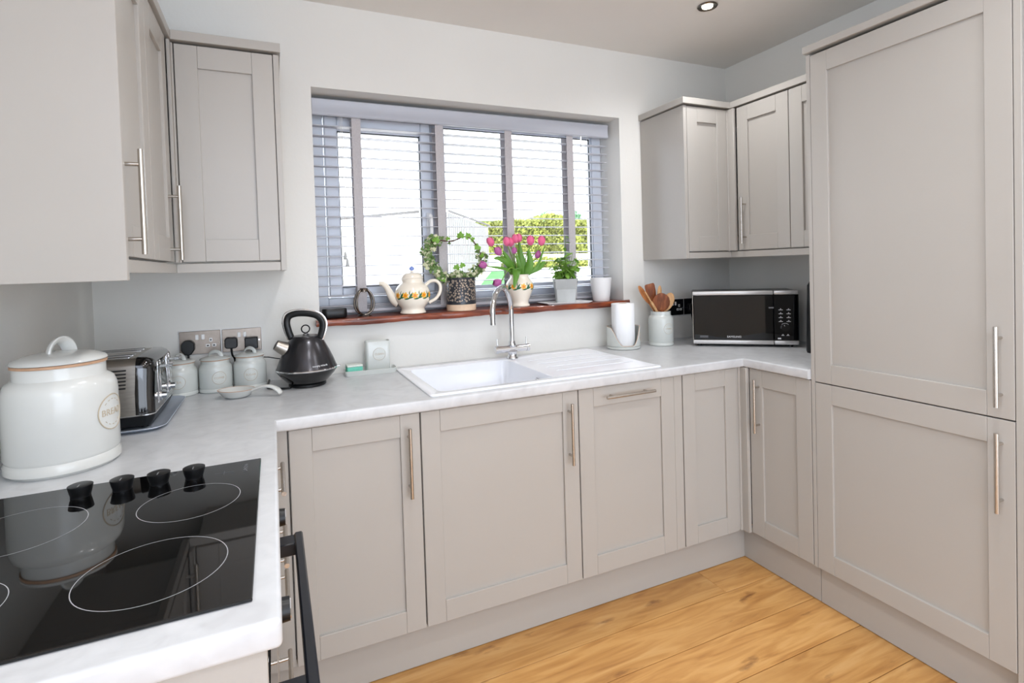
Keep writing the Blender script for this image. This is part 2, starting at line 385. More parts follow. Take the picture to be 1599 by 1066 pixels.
# live-edge timber sill
b = bmesh.new(); N = 60; top = []; bot = []
rs = random.Random(3)
for i in range(N+1):
    x = .160+1.568*i/N; k = -.050+.004*math.sin(i*.7)+rs.uniform(-.0016, .0016); t = 1.1105+.002*math.sin(i*.45+1)+rs.uniform(-.0008, .0008)
    if i > N-3: k += .016*(i-(N-3))
    top.append((x, k)); bot.append(t)
sl = B(); loops = []
for i in range(N+1):
    x, k = top[i]; t = bot[i]; yb = .176 if OX0+.002 < x < OX1-.002 else -.0006
    loops.append([(x, yb, 1.138), (x, k+.004, 1.138), (x, k, 1.134), (x, k-.002, 1.124), (x, k+.003, t), (x, yb, t+.0012)])
sl.loft(loops)
o = sl.build('window_sill', 'sill_wood', smooth=35); tag(o, 'live-edge reddish brown timber sill under the window', 'window sill')

# ------------------------------------------------------------------ venetian blind
bl = thing('venetian_blind', 'pale grey wooden venetian blind with wide tapes in the window recess', 'blind', (.93, .123, 1.15))
def P(x, y, z): return (x-.93, y-.11, z-1.15)
vb = B()
prof = [(.071, 2.003), (.066, 2.008), (.066, 2.016), (.069, 2.022), (.069, 2.058), (.066, 2.064), (.066, 2.070), (.071, 2.074), (.082, 2.074), (.082, 2.003)]
vb.loft([[P(x, y, z) for y, z in prof] for x in (.184, 1.676)]); vb.build('valance', 'valance_paint', bl, smooth=30)
B().box(.186-.93, 1.674-.93, .086-.11, .138-.11, 2.02-1.15, 2.062-1.15, .002).build('headrail', 'valance_paint', bl)
TX = (.365, .742, 1.095, 1.446)
sm = B()
lp = []
for x in (-.744, .744):
    lp.append([(x, -.025, 0), (x, -.0125, .0012), (x, 0, .0017), (x, .0125, .0012), (x, .025, 0), (x, .025, .0028), (x, .0125, .0040), (x, 0, .0045), (x, -.0125, .0040), (x, -.025, .0028)])
sm.loft(lp); sme = sm.mesh('slat', 30)
zs = [1.964-.0435*i for i in range(18)]
for z in zs: link('slat', sme, 'blind_slat', bl, loc=P(.93, .11, z), rot=(math.radians(3), 0, 0))
for z in (1.2008-.0195+.006,): pass
for k in range(3): link('slat', sme, 'blind_slat', bl, loc=P(.93, .11, 1.168+.0062*k))
B().box(-.744, .744, -.026, .026, -.0, .016, .003).build('bottom_rail', 'blind_slat', bl)
for x in TX:
    B().box(-.0195, .0195, -.0006, .0006, 0, .845).build('ladder_tape', 'blind_tape', bl, loc=P(x, .0815, 1.158))
    B().box(-.0195, .0195, -.0006, .0006, 0, .845).build('ladder_tape', 'blind_tape', bl, loc=P(x, .1385, 1.158))
tb = B(); tb.tube([P(.298, .075, 2.005), P(.299, .072, 1.42), P(.298, .072, 1.415)], .0009, 5); tb.tube([P(.305, .076, 2.005), P(.304, .073, 1.38)], .0009, 5)
tb.build('pull_cord', 'cord_white', bl)
for x, z in ((.298, 1.415), (.306, 1.385)):
    B().lathe([(.002, .034), (.004, .03), (.006, .014), (.0075, .004), (.006, 0), (.002, -.001)], 12, P(x, .072, z-.03)).build('tassel', 'zinc', bl)
tb = B(); tb.tube([P(1.546, .075, 2.005), P(1.546, .072, 1.36)], .0009, 5); tb.build('pull_cord', 'cord_white', bl)
B().lathe([(.002, .036), (.004, .03), (.006, .014), (.008, .004), (.006, 0), (.002, -.001)], 12, P(1.546, .072, 1.32)).build('tassel', 'zinc', bl)
B().lathe([(.002, .06), (.004, .055), (.004, .004), (.003, 0)], 10, P(1.508, .072, 1.945)).build('tilt_wand_hook', 'clear_plastic', bl)

# ------------------------------------------------------------------ kitchen units
DT = .020
def handle_mesh():
    b = B(); b.cyl((0, -.029, -.1125), (0, -.029, .1125), .006, n=14)
    for z in (-.08, .08): b.cyl((0, 0, z), (0, -.029, z), .0045, n=10)
    return b.mesh('bar_handle', 40)
HM = handle_mesh()
def door(parent, x, z, w, h, handle=None, y=0, stile=.064, rail=.072, name='door', plain=False):
    b = B(); fr = -DT
    if plain:
        b.box(0, w, fr, -.0005, 0, h, .0012); d = b.build(name, 'cabinet_paint', parent, loc=(x, y, z), smooth=30)
    else:
        b.box(stile-.004, w-stile+.004, fr+.009, -.003, rail-.004, h-rail+.004)
        d = b.build(name, 'cabinet_paint', parent, loc=(x, y, z), smooth=30)
        for sx in (0, w-stile):
            B().box(sx, sx+stile, fr, -.0005, 0, h, .0012).build('stile', 'cabinet_paint', d, smooth=30)
        for rz in (0, h-rail):
            B().box(stile+.0003, w-stile-.0003, fr, -.0005, rz, rz+rail, .0012).build('rail', 'cabinet_paint', d, smooth=30)
    if handle:
        k, hx, hz = handle
        link('handle', HM, 'steel', d, loc=(hx, -DT, hz), rot=(0, PI/2 if k == 'h' else 0, 0))
    return d
def carcass(parent, w, depth, z0, z1, x0=0, panel=.018, name='carcass', m='cabinet_paint', top=True):
    b = B()
    b.box(x0, x0+panel, .0005, depth, z0, z1); b.box(x0+w-panel, x0+w, .0005, depth, z0, z1); b.box(x0+panel, x0+w-panel, .0005, depth, z0, z0+panel)
    b.box(x0+panel, x0+w-panel, depth-.01, depth, z0+panel, z1)
    if top: b.box(x0+panel, x0+w-panel, .0005, depth-.01, z1-panel, z1)
    return b.build(name, m, parent, smooth=0)
ZD0, ZDH = .154, .712
YB = -.608          # carcass front of the window run; door fronts at -.628
def base_unit(label, x, w, handle, loc_y=YB, group=None, top=True, nm='base_cabinet'):
    t = thing(nm, label, 'cabinet', (x, loc_y, 0), 0, group)
    carcass(t, w, .55, .152, .868, top=top)
    door(t, .002, ZD0, w-.004, ZDH, handle)
    return t
t = base_unit('base cabinet with one shaker door beside the oven corner', .029, .398, ('v', .355, .56))
B().box(-.063, -.002, -.012, .004, .152, .868, .001).build('filler_panel', 'cabinet_paint', t, smooth=30)
base_unit('widest base cabinet under the sink bowl with upright bar handle', .4275, .597, ('v', .552, .56), top=False)
t = thing('dishwasher', 'integrated dishwasher with cabinet front and horizontal bar handle under the draining board', 'dishwasher', (1.025, YB, 0))
B().box(.004, .446, .004, .54, .16, .866, .003).build('body', 'brushed_steel', t)
door(t, .002, ZD0, .447, ZDH, ('h', .219, .675))
t = base_unit('corner base cabinet with narrow blank shaker door below the utensil jar', 1.5195, .298, None)
B().box(-.0435, -.002, -.018, .004, .152, .868, .001).build('filler_panel', 'cabinet_paint', t, smooth=30)
cp = B(); cp.box(.299, .337, -.012, .006, .152, .868, .002); cp.box(.319, .337, -.0524, -.0121, .152, .868, .002); cp.cyl((.318, -.013, .152), (.318, -.013, .868), .006, n=10)
cp.build('corner_post', 'cabinet_paint', t, smooth=40)
XB = 1.877          # carcass front plane of the fridge run
t = thing('base_cabinet', 'narrow base cabinet with bar handle between the corner and the tall fridge unit', 'cabinet', (XB, -.6595, 0), -PI/2)
carcass(t, .29, .55, .152, .868); door(t, .0015, ZD0, .287, ZDH, ('v', .048, .56), stile=.064)
# tall fridge unit
t = thing('tall_fridge_cabinet', 'tall built-in fridge freezer cabinet with two shaker doors', 'fridge cabinet', (XB, -.951, 0), -PI/2)
B().box(.0, .0145, -DT, .555, .152, 2.085, .001).build('end_panel', 'cabinet_paint', t, smooth=30)
B().box(.0, .612, .017, .033, .002, .150, .001).build('plinth', 'cabinet_paint', t, smooth=30)
B().box(.614, .632, -DT, .555, .0, 2.085, .001).build('end_panel', 'cabinet_paint', t, smooth=30)
carcass(t, .598, .55, .152, 2.083, x0=.0152)
door(t, .016, ZD0, .596, .707, ('v', .566, .56)); door(t, .016, .865, .596, 1.214, ('v', .566, .147))
B().box(-.008, .640, -.030, .556, 2.091, 2.117, .002).build('cornice', 'cabinet_paint', t, smooth=30)
# left run: drawers, oven housing, end panel
XLb = -.038
t = thing('drawer_unit', 'narrow drawer stack with bar handles next to the oven', 'drawer unit', (XLb, -.986, 0), PI/2)
carcass(t, .30, .53, .152, .868)
for z0, z1, hz in ((.736, .866, .067), (.548, .732, .080), (.352, .544, .15), (.154, .348, .12)):
    door(t, .002, z0, .296, z1-z0, ('h', .150, hz), name='drawer_front', plain=True)
B().box(.302, .344, -.014, .004, .152, .868, .001).build('filler_panel', 'cabinet_paint', t, smooth=30)
t = thing('oven', 'built-in black oven under the hob with long black bar handle', 'oven', (XLb, -1.588, 0), PI/2)
B().box(.002, .598, .001, .53, .16, .866, .002).build('body', 'brushed_steel', t)
B().box(.004, .596, -.016, -.0, .772, .864, .002).build('control_panel', 'oven_black', t)
B().box(.004, .596, -.020, -.0, .272, .767, .003).build('door', 'black_glass', t)
B().box(.004, .596, -.016, -.0, .165, .268, .002).build('lower_panel', 'oven_black', t)
hb = B(); hb.box(.062, .108, -.075, -.0201, .700, .728, .002); hb.box(.537, .583, -.075, -.0201, .700, .728, .002); hb.box(.062, .583, -.085, -.067, .685, .733, .003)
hb.build('handle', 'oven_black', t)
for x in (.135, .475):
    k = B(); k.cyl((x, -.0161, .818), (x, -.024, .818), .024, n=24); k.cyl((x, -.024, .818), (x, -.049, .818), .019, .017, n=24)
    k.build('knob', 'black_plastic', t)
    B().box(x-.0015, x+.0015, -.0502, -.0492, .818, .833).build('pointer', 'text_white', t)
o = B().box(XL+.002, -.018, -1.612, -1.592, 0, .868, .001).build('end_panel', 'cabinet_paint', smooth=30); tag(o, 'plain painted end panel closing the cabinets beneath the hob end of the worktop', 'panel')
# plinths
o = B().box(-.05, 1.8935, -.583, -.567, .002, .150, .001).build('plinth', 'cabinet_paint', smooth=30); tag(o, 'long painted plinth below the sink run', 'plinth')
o = B().box(1.894, 1.910, -.949, -.567, .002, .150, .001).build('plinth', 'cabinet_paint', smooth=30); tag(o, 'short painted plinth below the narrow corner cabinet', 'plinth')
o = B().box(-.085, -.069, -1.590, -.567, .002, .150, .001).build('plinth', 'cabinet_paint', smooth=30); tag(o, 'painted plinth below the oven', 'plinth')

# wall units
def wall_unit(label, loc, rz, w, hd, depth=.30, x0=0, nm='wall_cabinet'):
    t = thing(nm, label, 'wall cabinet', loc, rz)
    carcass(t, w, depth, 1.377, 2.079)
    door(t, .0015, 1.379, w-.003, .698, hd)
    return t
# right pair
YU = -.310
t = wall_unit('wall cabinet with plain side panel right of the window', (1.845, YU, 0), 0, .256, None)
B().box(-.020, -.0008, -DT, .309, 1.344, 2.079, .001).build('end_panel', 'cabinet_paint', t, smooth=30)
cp = B(); cp.box(.2575, .2745, -.014, .004, 1.377, 2.079, .002); cp.box(.2575+.004, .276, -.058, -.0141, 1.377, 2.079, .002); cp.cyl((.262, -.0155, 1.377), (.262, -.0155, 2.079), .005, n=10)
cp.build('corner_post', 'cabinet_paint', t)
wall_unit('corner wall cabinet with bar handle above the microwave', (2.140, -.373, 0), -PI/2, .291, ('v', .045, .142))
wall_unit('wall cabinet tucked against the tall fridge unit', (2.140, -.665, 0), -PI/2, .282, None)
def strip(name, label, cat, pts, z0, z1, w):
    """moulding following an L-shaped run of points (x,y) along its front"""
    pass
o = B().box(1.815, 2.114, -.342, -.0015, 2.085, 2.115, .001).box(2.1141, 2.4405, -.9485, -.0015, 2.085, 2.115, .001)
o = o.build('cornice', 'cabinet_paint', smooth=30); tag(o, 'flat cornice board capping the wall cabinets right of the window', 'cornice')
o = B().box(1.846, 2.119, -.328, -.310, 1.344, 1.373, .001).box(2.1195, 2.137, -.9485, -.310, 1.344, 1.373, .001).build('light_rail', 'cabinet_paint', smooth=30)
tag(o, 'slim light rail beneath the wall cabinets right of the window', 'light rail')
# left group
t = wall_unit('wall cabinet left of the window facing into the kitchen', (-.2565, -.315, 0), 0, .29, None)
B().box(.2908, .3085, -DT, .314, 1.344, 2.079, .001).build('end_panel', 'cabinet_paint', t, smooth=30)
cp = B(); cp.box(-.018, -.0015, -.014, .004, 1.377, 2.079, .002); cp.box(-.0165, -.006, -.048, -.0141, 1.377, 2.079, .002); cp.cyl((-.006, -.015, 1.377), (-.006, -.015, 2.079), .004, n=10)
cp.build('corner_post', 'cabinet_paint', t)
XU = -.292
t = wall_unit('wall cabinet with bar handle and broad end panel above the bread bin', (XU, -.985, 0), PI/2, .297, ('v', .020, .117), depth=.287)
B().box(-.0195, -.0008, -DT-.004, .287, 1.328, 2.13, .001).build('end_panel', 'cabinet_paint', t, smooth=30)
wall_unit('corner wall cabinet with bar handle above the toaster', (XU, -.6875, 0), PI/2, .303, ('v', .245, .117), depth=.287)
o = B().box(-.5785, -.262, -.9855, -.0015, 2.085, 2.115, .001).box(-.2619, .058, -.347, -.0015, 2.085, 2.115, .001).build('cornice', 'cabinet_paint', smooth=30)
tag(o, 'flat cornice board capping the wall cabinets left of the window', 'cornice')
o = B().box(-.292, -.274, -.984, -.3345, 1.344, 1.373, .001).box(-.2735, .033, -.334, -.316, 1.344, 1.373, .001).build('light_rail', 'cabinet_paint', smooth=30)
tag(o, 'slim light rail beneath the wall cabinets left of the window', 'light rail')

# ------------------------------------------------------------------ worktop (U-shape with a hole for the sink bowl)
SX0, SX1, SY0, SY1 = .468, 1.428, -.617, -.067
BX0, BX1, BY0, BY1 = .512, .958, -.572, -.122
def worktop():
    xs = [XL+.001, 0, BX0-.006, BX1+.006, 1.839, XR-.001]; ys = [-1.626, -.9495, -.646, BY0-.006, BY1+.006, -.0008]
    bm = bmesh.new(); V = {}
    def v(i, j):
        if (i, j) not in V: V[(i, j)] = bm.verts.new((xs[i], ys[j], .870))
        return V[(i, j)]
    fs = []
    for i in range(5):
        for j in range(5):
            keep = (i == 0) or (j >= 2 and i < 4) or (i == 4 and j >= 1)
            if i == 2 and j == 3: keep = False
            if keep: fs.append(bm.faces.new((v(i, j), v(i+1, j), v(i+1, j+1), v(i, j+1))))
    r = bmesh.ops.extrude_face_region(bm, geom=fs)
    bmesh.ops.translate(bm, verts=[g for g in r['geom'] if isinstance(g, bmesh.types.BMVert)], vec=(0, 0, .038))
    bmesh.ops.recalc_face_normals(bm, faces=bm.faces[:])
    E = []
    for e in bm.edges:
        a, c = e.verts[0].co, e.verts[1].co
        if abs(a.z-c.z) > .01:
            if abs(a.x) < .001 and abs(a.y+1.626) < .001: E.append(e)
            continue
        front = all(abs(p.y+.646) < 1e-4 and -.001 < p.x < 1.84 for p in (a, c)) or all(abs(p.x) < 1e-4 and p.y < -.64 for p in (a, c)) or \
            all(abs(p.x-1.839) < 1e-4 and p.y < -.64 for p in (a, c)) or all(abs(p.y+1.626) < 1e-4 for p in (a, c))
        if front: E.append(e)
    bmesh.ops.bevel(bm, geom=E, offset=.007, segments=4, affect='EDGES', profile=.5)
    b = B(); b.bm.free(); b.bm = bm
    o = b.build('worktop', 'worktop_laminate', smooth=35)
    tag(o, 'pale grey stone-effect laminate worktop running round three walls', 'worktop')
worktop()
ZT = .908
# ------------------------------------------------------------------ sink and tap
t = thing('kitchen_sink', 'white ceramic inset sink with single bowl and ribbed draining board', 'sink', (.948, -.342, ZT))
def S(l): return [(x-.948, y+.342, z-ZT) for x, y, z in l]
b = B()
b.loft([S(rrect(SX0, SX1, SY0, SY1, .012, .9086)), S(rrect(SX0, SX1, SY0, SY1, .012, .9125)), S(rrect(SX0+.003, SX1-.003, SY0+.003, SY1-.003, .011, .9150)),
        S(rrect(SX0+.014, SX1-.014, SY0+.014, SY1-.014, .010, .9150)), S(rrect(SX0+.02, SX1-.02, SY0+.02, SY1-.02, .010, .9130)),
        S(rrect(BX0-.003, BX1+.003, BY0-.003, BY1+.003, .03, .9130)), S(rrect(BX0, BX1, BY0, BY1, .03, .911)), S(rrect(BX0+.008, BX1-.008, BY0+.008, BY1-.008, .035, .76)),
        S(rrect(BX0+.03, BX1-.03, BY0+.03, BY1-.03, .04, .735)), S(rrect(BX0+.16, BX1-.16, BY0+.16, BY1-.16, .04, .732))], cap0=False)
b.build('basin', 'sink_ceramic', t, smooth=50)
for i in range(4):
    y = -.215-.085*i
    g = B(); g.tube([(1.02-.948+.01*i*0, y+.342, .9128-ZT), (1.03-.948, y+.342, .9145-ZT), (1.385-.948, y+.342, .9145-ZT), (1.395-.948, y+.342, .9128-ZT)], .0040, 8, flat=(.40, 1)); g.build('drainer_rib', 'sink_ceramic', t)
g = B(); g.lathe([(.045, 0), (.045, .002), (.036, .003), (.03, .001), (.005, .001)], 24, (.735-.948, -.345+.342, .7335-ZT)); g.build('drain', 'chrome', t)
g = B(); ring = [(BX1-.0085-.948, -.44+.342+.017*math.cos(a), .872-ZT+.013*math.sin(a)) for a in [2*PI*i/20 for i in range(20)]]
g.tube(ring, .0035, 8, closed=True); g.build('overflow_ring', 'chrome', t)
g = B(); g.tube([(BX1-.0075-.948, -.44+.342, .872-ZT), (BX1-.0095-.948, -.44+.342, .872-ZT)], .012, 14); g.build('overflow_hole', 'black_plastic', t)
t = thing('mixer_tap', 'chrome swan-neck mixer tap with two levers behind the sink bowl', 'tap', (.992, -.110, .9152))
b = B(); b.lathe([(.027, 0), (.027, .004), (.022, .010), (.021, .024), (.024, .032)], 24); b.build('base', 'chrome', t)
b = B(); b.cyl((-.070, 0, .043), (.070, 0, .043), .0155, n=24); b.lathe([(.018, .05), (.020, .056), (.017, .068), (.0145, .078)], 20); b.build('body', 'chrome', t)
for s in (-1, 1):
    l = B(); l.cyl((s*.0705, 0, .043), (s*.084, 0, .043), .0175, n=24); l.cyl((s*.072, 0, .058), (s*.074, 0, .092), .0042, .0036, n=12); l.build('lever', 'chrome', t)
dx, dy = -.155, -.158; Lh = math.hypot(dx, dy); R_ = Lh/2
path = [(0, 0, .078), (0, 0, .12), (0, 0, .17), (0, 0, .215)]
for i in range(1, 16):
    a = PI*i/16; k = (1-math.cos(a))/2; path.append((dx*k, dy*k, .215+R_*math.sin(a)))
path += [(dx, dy, .215), (dx, dy, .182)]
b = B(); b.tube(path, .0118, 18); b.cyl((dx, dy, .1818), (dx, dy, .176), .0125, n=18); b.build('spout', 'chrome', t)

# ------------------------------------------------------------------ hob
t = thing('hob', 'black glass ceramic hob set into the worktop with four control knobs', 'hob', (-.29, -1.283, ZT))
hx0, hx1, hy0, hy1 = -.545+.29, -.034+.29, -1.573+1.283, -.993+1.283
B().box(hx0, hx1, hy0, hy1, .0004, .0055, .0012).build('glass', 'black_glass', t, smooth=30)
def ringflat(b, cx, cy, r, w=.0006, n=64, z=.0057):
    pr = []
    for i in range(n):
        a = 2*PI*i/n; c, s = math.cos(a), math.sin(a); pr.append(((cx+(r-w)*c, cy+(r-w)*s, z), (cx+(r+w)*c, cy+(r+w)*s, z)))
    bm = b.bm; vv = [(bm.verts.new(p), bm.verts.new(q)) for p, q in pr]
    for i in range(n): bm.faces.new((vv[i][0], vv[i][1], vv[(i+1) % n][1], vv[(i+1) % n][0]))
for cx, cy, r in ((-.166, -1.432, .094), (-.150, -1.188, .083), (-.402, -1.185, .094), (-.415, -1.432, .083)):
    b = B(); ringflat(b, cx+.29, cy+1.283, r); b.build('cooking_zone', 'hob_line', t, recalc=False, smooth=0)
for x in (-.350, -.283, -.221, -.159):
    k = B(); k.lathe([(.0165, .0057), (.0165, .010), (.0175, .012), (.0205, .026), (.0205, .0275), (.017, .029), (.003, .0292)], 28, (x+.29, -1.055+1.283, 0))
    k.build('knob', 'black_plastic', t, smooth=35)
    B().box(x+.29-.001, x+.29+.001, -1.055+1.283-.018, -1.055+1.283-.004, .0293, .0297).build('pointer', 'text_grey', t)
Mr = Matrix.Translation((-.063+.29, -1.045+1.283, .0059)) @ Matrix.Rotation(PI/2, 4, 'Z') @ Matrix.Rotation(-PI/2, 4, 'X')
text_flat('LAMONA', .012, Mr, depth=.0001).build('lettering', 'text_grey', t)
b = B(); b.box(-.12+.29, -.085+.29, .226, .2266, .0056, .0058); b.box(-.104+.29, -.1034+.29, .214, .238, .0056, .0058); b.build('zone_symbol', 'text_grey', t)

# ------------------------------------------------------------------ stoneware
def canister(label, loc, R, h, word, phi, size, neck=.84, lidr=.92, group=None, nm='storage_canister', er=None, ez=.45, colr='ceramic_grey', cat='canister', sealed=True):
    t = thing(nm, label, cat, loc, 0, group); k = R/.056
    b = B()
    b.lathe([(R*.93, 0), (R*1.005, .004*k), (R*1.005, .012*k), (R*.965, .0155*k), (R*1.0, .019*k), (R*1.0, h*.70), (R*.985, h*.77), (R*.93, h*.835), (R*neck*1.01, h*.875), (R*neck, h*.90), (R*neck, h*.985), (R*neck*.93, h*.985), (R*neck*.92, h*.90), (R*.9, h*.8), (R*.9, .012)], 48)
    b.build('body', colr, t)
    if sealed:
        b = B(); b.lathe([(R*neck*.97, h*.9855), (R*neck*1.035, h*.988), (R*neck*1.035, h*1.012), (R*neck*.97, h*1.015)], 48); b.build('seal', 'terracotta_trim', t)
        l = B(); l.lathe([(R*neck*.95, h*1.016), (R*lidr, h*1.018), (R*lidr*1.01, h*1.028), (R*lidr*.97, h*1.05), (R*lidr*.75, h*1.085), (R*.3, h*1.11), (.002, h*1.115)], 48)
        lid = l.build('lid', colr, t)
        a = phi+(.75 if R < .08 else 1.35); ux, uy = math.cos(a), math.sin(a); w = R*(.46 if R < .08 else .25); hh = h*(.17 if R < .08 else .135)
        pts = [(ux*w*math.cos(q), uy*w*math.cos(q), h*1.085+hh*math.sin(q)) for q in [PI*i/14 for i in range(15)]]
        hb = B(); hb.tube(pts, R*(.06 if R < .08 else .075), 10, flat=(.7, 1.9)); hb.build('lid_handle', colr, lid)
    f = on_cyl(R+.0003, phi, h*ez)
    emblem(t, f, er or R*.30, word, size, tr=.0007*k, disc=colr)
    return t
canister('small pale stoneware canister marked TEA beside the toaster', (-.311, -.105, ZT), .056, .116, 'TEA', -1.55, .012, ez=.47, er=.0225)
canister('small pale stoneware canister marked COFFEE between the TEA and SUGAR jars', (-.199, -.090, ZT), .0555, .116, 'COFFEE', -1.29, .0098, ez=.47, er=.0225)
canister('small pale stoneware canister marked SUGAR near the kettle', (-.085, -.086, ZT), .0565, .118, 'SUGAR', -1.50, .0108, ez=.47, er=.0225)
canister('large white stoneware bread bin with lid and BREAD badge', (-.447, -.797, ZT), .1055, .236, 'BREAD', -.30, .021, neck=.80, lidr=.83, nm='bread_bin', er=.040, ez=.50, colr='ceramic_white', cat='bread bin')
uj = canister('tall white stoneware utensil jar with round badge', (1.812, -.148, ZT), .0625, .176, 'UTENSILS', -1.62, .0085, neck=.80, nm='utensil_jar', er=.026, ez=.50, colr='ceramic_grey', cat='jar', sealed=False)
# spoon rest
t = thing('spoon_rest', 'cream stoneware spoon rest lying before the canisters', 'spoon rest', (-.124, -.255, ZT), -.42)
b = B(); loops = []
def oval(a, c, z, n=36): return [(a*math.cos(2*PI*i/n), c*math.sin(2*PI*i/n), z) for i in range(n)]
b.loft([oval(.032, .026, .0004), oval(.046, .037, .008), oval(.060, .047, .026), oval(.0615, .0485, .0275), oval(.060, .047, .0285), oval(.056, .0435, .0265), oval(.042, .034, .010), oval(.026, .02, .006)])
b.build('bowl', 'ceramic_white', t)
b = B(); b.tube(smooth_path([(.054, 0, .024), (.075, 0, .031), (.10, 0, .036), (.125, 0, .033), (.145, 0, .022), (.155, 0, .008)], 5), [.013, .0125, .012, .012, .0115, .0115, .0115, .0115, .0115, .0115, .0115, .012, .012, .0125, .0125, .013, .013, .0135, .014, .0145, .0145, .0145, .0140, .0135, .012, .006], 14, flat=(.45, 1))
b.build('handle', 'ceramic_white', t)
b = B(); b.tube([p for p in oval(.0605, .0478, .0283)], .0011, 6, closed=True); b.build('rim', 'terracotta_trim', t)

# paper towel holder and roll
t = thing('towel_holder', 'stoneware kitchen roll holder with curved cut-away wall', 'roll holder', (1.598, -.121, ZT))
b = B(); b.lathe([(.078, 0), (.083, .003), (.083, .012), (.080, .0155), (.078, .016)], 48); b.build('base', 'ceramic_grey', t)
bm = bmesh.new(); n = 64; R0, R1 = .0765, .0825
gap = math.radians(-108)      # opening faces the room
def hh(a):
    d = abs((a-gap+PI) % (2*PI)-PI); k = min(max((d-.30)/.95, 0), 1); k = k*k*(3-2*k); return .0165+.090*k
rg = []
for i in range(n):
    a = 2*PI*i/n; c, s = math.cos(a), math.sin(a); z = hh(a)
    rg.append([bm.verts.new(p) for p in ((R1*c, R1*s, .0162), (R1*c, R1*s, z), ((R0+R1)/2*c, (R0+R1)/2*s, z+.0025), (R0*c, R0*s, z), (R0*c, R0*s, .0162))])
for i in range(n):
    a, c = rg[i], rg[(i+1) % n]
    for k in range(4): bm.faces.new((a[k], c[k], c[k+1], a[k+1]))
b = B(); b.bm.free(); b.bm = bm; b.build('wall', 'ceramic_grey', t)
emblem(t, on_cyl(.0828, math.radians(-38), .058), .022, '', .005, tr=.0007)
rim = B(); rim.tube([((R0+R1)/2*math.cos(a), (R0+R1)/2*math.sin(a), hh(a)+.0025) for a in [2*PI*i/96 for i in range(96)]], .0013, 6, closed=True); rim.build('rim', 'terracotta_trim', t)
t = thing('kitchen_roll', 'roll of white paper towel standing in the stoneware holder', 'paper towel', (1.592, -.130, ZT+.0165))
b = B(); b.lathe([(.0205, 0), (.055, 0), (.0565, .002), (.0565, .206), (.055, .208), (.0205, .208), (.020, .206), (.020, .002)], 48, cap=False); b.build('roll', 'paper', t)
b = B(); pth = [(.0568*math.cos(a), .0568*math.sin(a)) for a in [math.radians(200-8*i) for i in range(6)]]; pth = [(-.062, -.001), (-.0605, .010)]+pth[::-1][:1]
bm = b.bm; q = [(-.0575, .006), (-.0600, -.004), (-.0610, -.015), (-.0600, -.026)]
for (x0, y0), (x1, y1) in zip(q, q[1:]):
    bm.faces.new([bm.verts.new(p) for p in ((x0, y0, .002), (x1, y1, .002), (x1, y1, .206), (x0, y0, .206))])
bmesh.ops.remove_doubles(bm, verts=bm.verts[:], dist=1e-5); b.build('loose_sheet', 'paper', t)
B().lathe([(.0185, .0005), (.0198, .0005), (.0198, .2078), (.0185, .2078)], 24, cap=False).build('tube', 'stoneware_bare', t)

# wooden utensils standing in the jar
def utensil(name, label, base, tip, m, head):
    base, tip = Vector(base), Vector(tip); d = (tip-base); L = d.length; d.normalize()
    view = (CAMV-tip); view = (view-d*view.dot(d)).normalized(); side = d.cross(view).normalized()
    if head.get('turn'): 
        Rm = Matrix.Rotation(head['turn'], 3, d); view = Rm @ view; side = Rm @ side
    t = thing(name, label, 'utensil', base)
    W, H = head['w'], head['h']
    b = B(); b.tube([Vector((0, 0, 0)), d*(L-H*.85)], [.0055, .0065], 10); b.build('shaft', m, t)
    prof = head['prof']; lo = []
    for s_, wf in prof:
        c = d*(L-H+H*s_); w = max(W*wf/2, .0008); th = head.get('th', .0035)*(1 if 0 < s_ < 1 else .6); lo.append([c+side*w*math.cos(q)+view*th*math.sin(q)-view*head.get('bow', 0)*math.sin(PI*s_) for q in [2*PI*i/14 for i in range(14)]])
    b = B(); b.loft(lo); b.build('head', m, t)
CAMV = Vector((1.0, -1.6, 1.3))
jc = Vector((1.812, -.148, ZT+.016))
spoon = [(0, .18), (.12, .45), (.3, .82), (.5, 1), (.7, .97), (.85, .78), (.95, .5), (1, .2)]
spat = [(0, .2), (.15, .5), (.3, .78), (.6, .95), (.85, 1), (.95, .95), (1, .8)]
rnd = [(0, .2), (.06, .45), (.15, .72), (.3, .93), (.5, 1), (.7, .93), (.85, .72), (.95, .42), (1, .15)]
def foot(ex, tip):
    """follow the shaft down from the jar mouth until it meets the inner wall or floor"""
    ex, tip = Vector(ex), Vector(tip); d = (ex-tip).normalized(); p = ex.copy()
    for k in range(200):
        q = p+d*.002
        if q.z < ZT+.026 or math.hypot(q.x-1.812, q.y+.148) > .046: break
        p = q
    return p
def jar_tool(name, label, ex, tip, m, **head): utensil(name, label, foot((1.812+ex[0], -.148+ex[1], 1.086), tip), tip, m, head)
jar_tool('wooden_spatula', 'mid-brown wooden spatula leaning out over the paper towel', (-.034, .006), (1.676, -.150, 1.214), 'utensil_wood', w=.046, h=.125, prof=spoon, turn=.75)
jar_tool('wooden_spoon', 'thin pale wooden spoon edge-on below the leaning spatula', (-.037, -.014), (1.690, -.185, 1.186), 'utensil_pale', w=.026, h=.085, prof=spoon, turn=1.2, th=.003)
jar_tool('wooden_spatula', 'dark wooden spatula with squared tip standing tallest in the jar', (-.016, .022), (1.758, -.130, 1.222), 'utensil_dark', w=.052, h=.105, prof=spat)
jar_tool('wooden_slice', 'broad round-headed wooden slice with fine ring grain in the jar', (-.012, -.026), (1.782, -.188, 1.176), 'utensil_dark', w=.086, h=.098, prof=rnd)
jar_tool('wooden_spoon', 'slim pale wooden spoon with pointed tip behind the round-headed slice', (.008, .024), (1.836, -.118, 1.210), 'utensil_pale', w=.026, h=.085, prof=spoon, turn=.35)
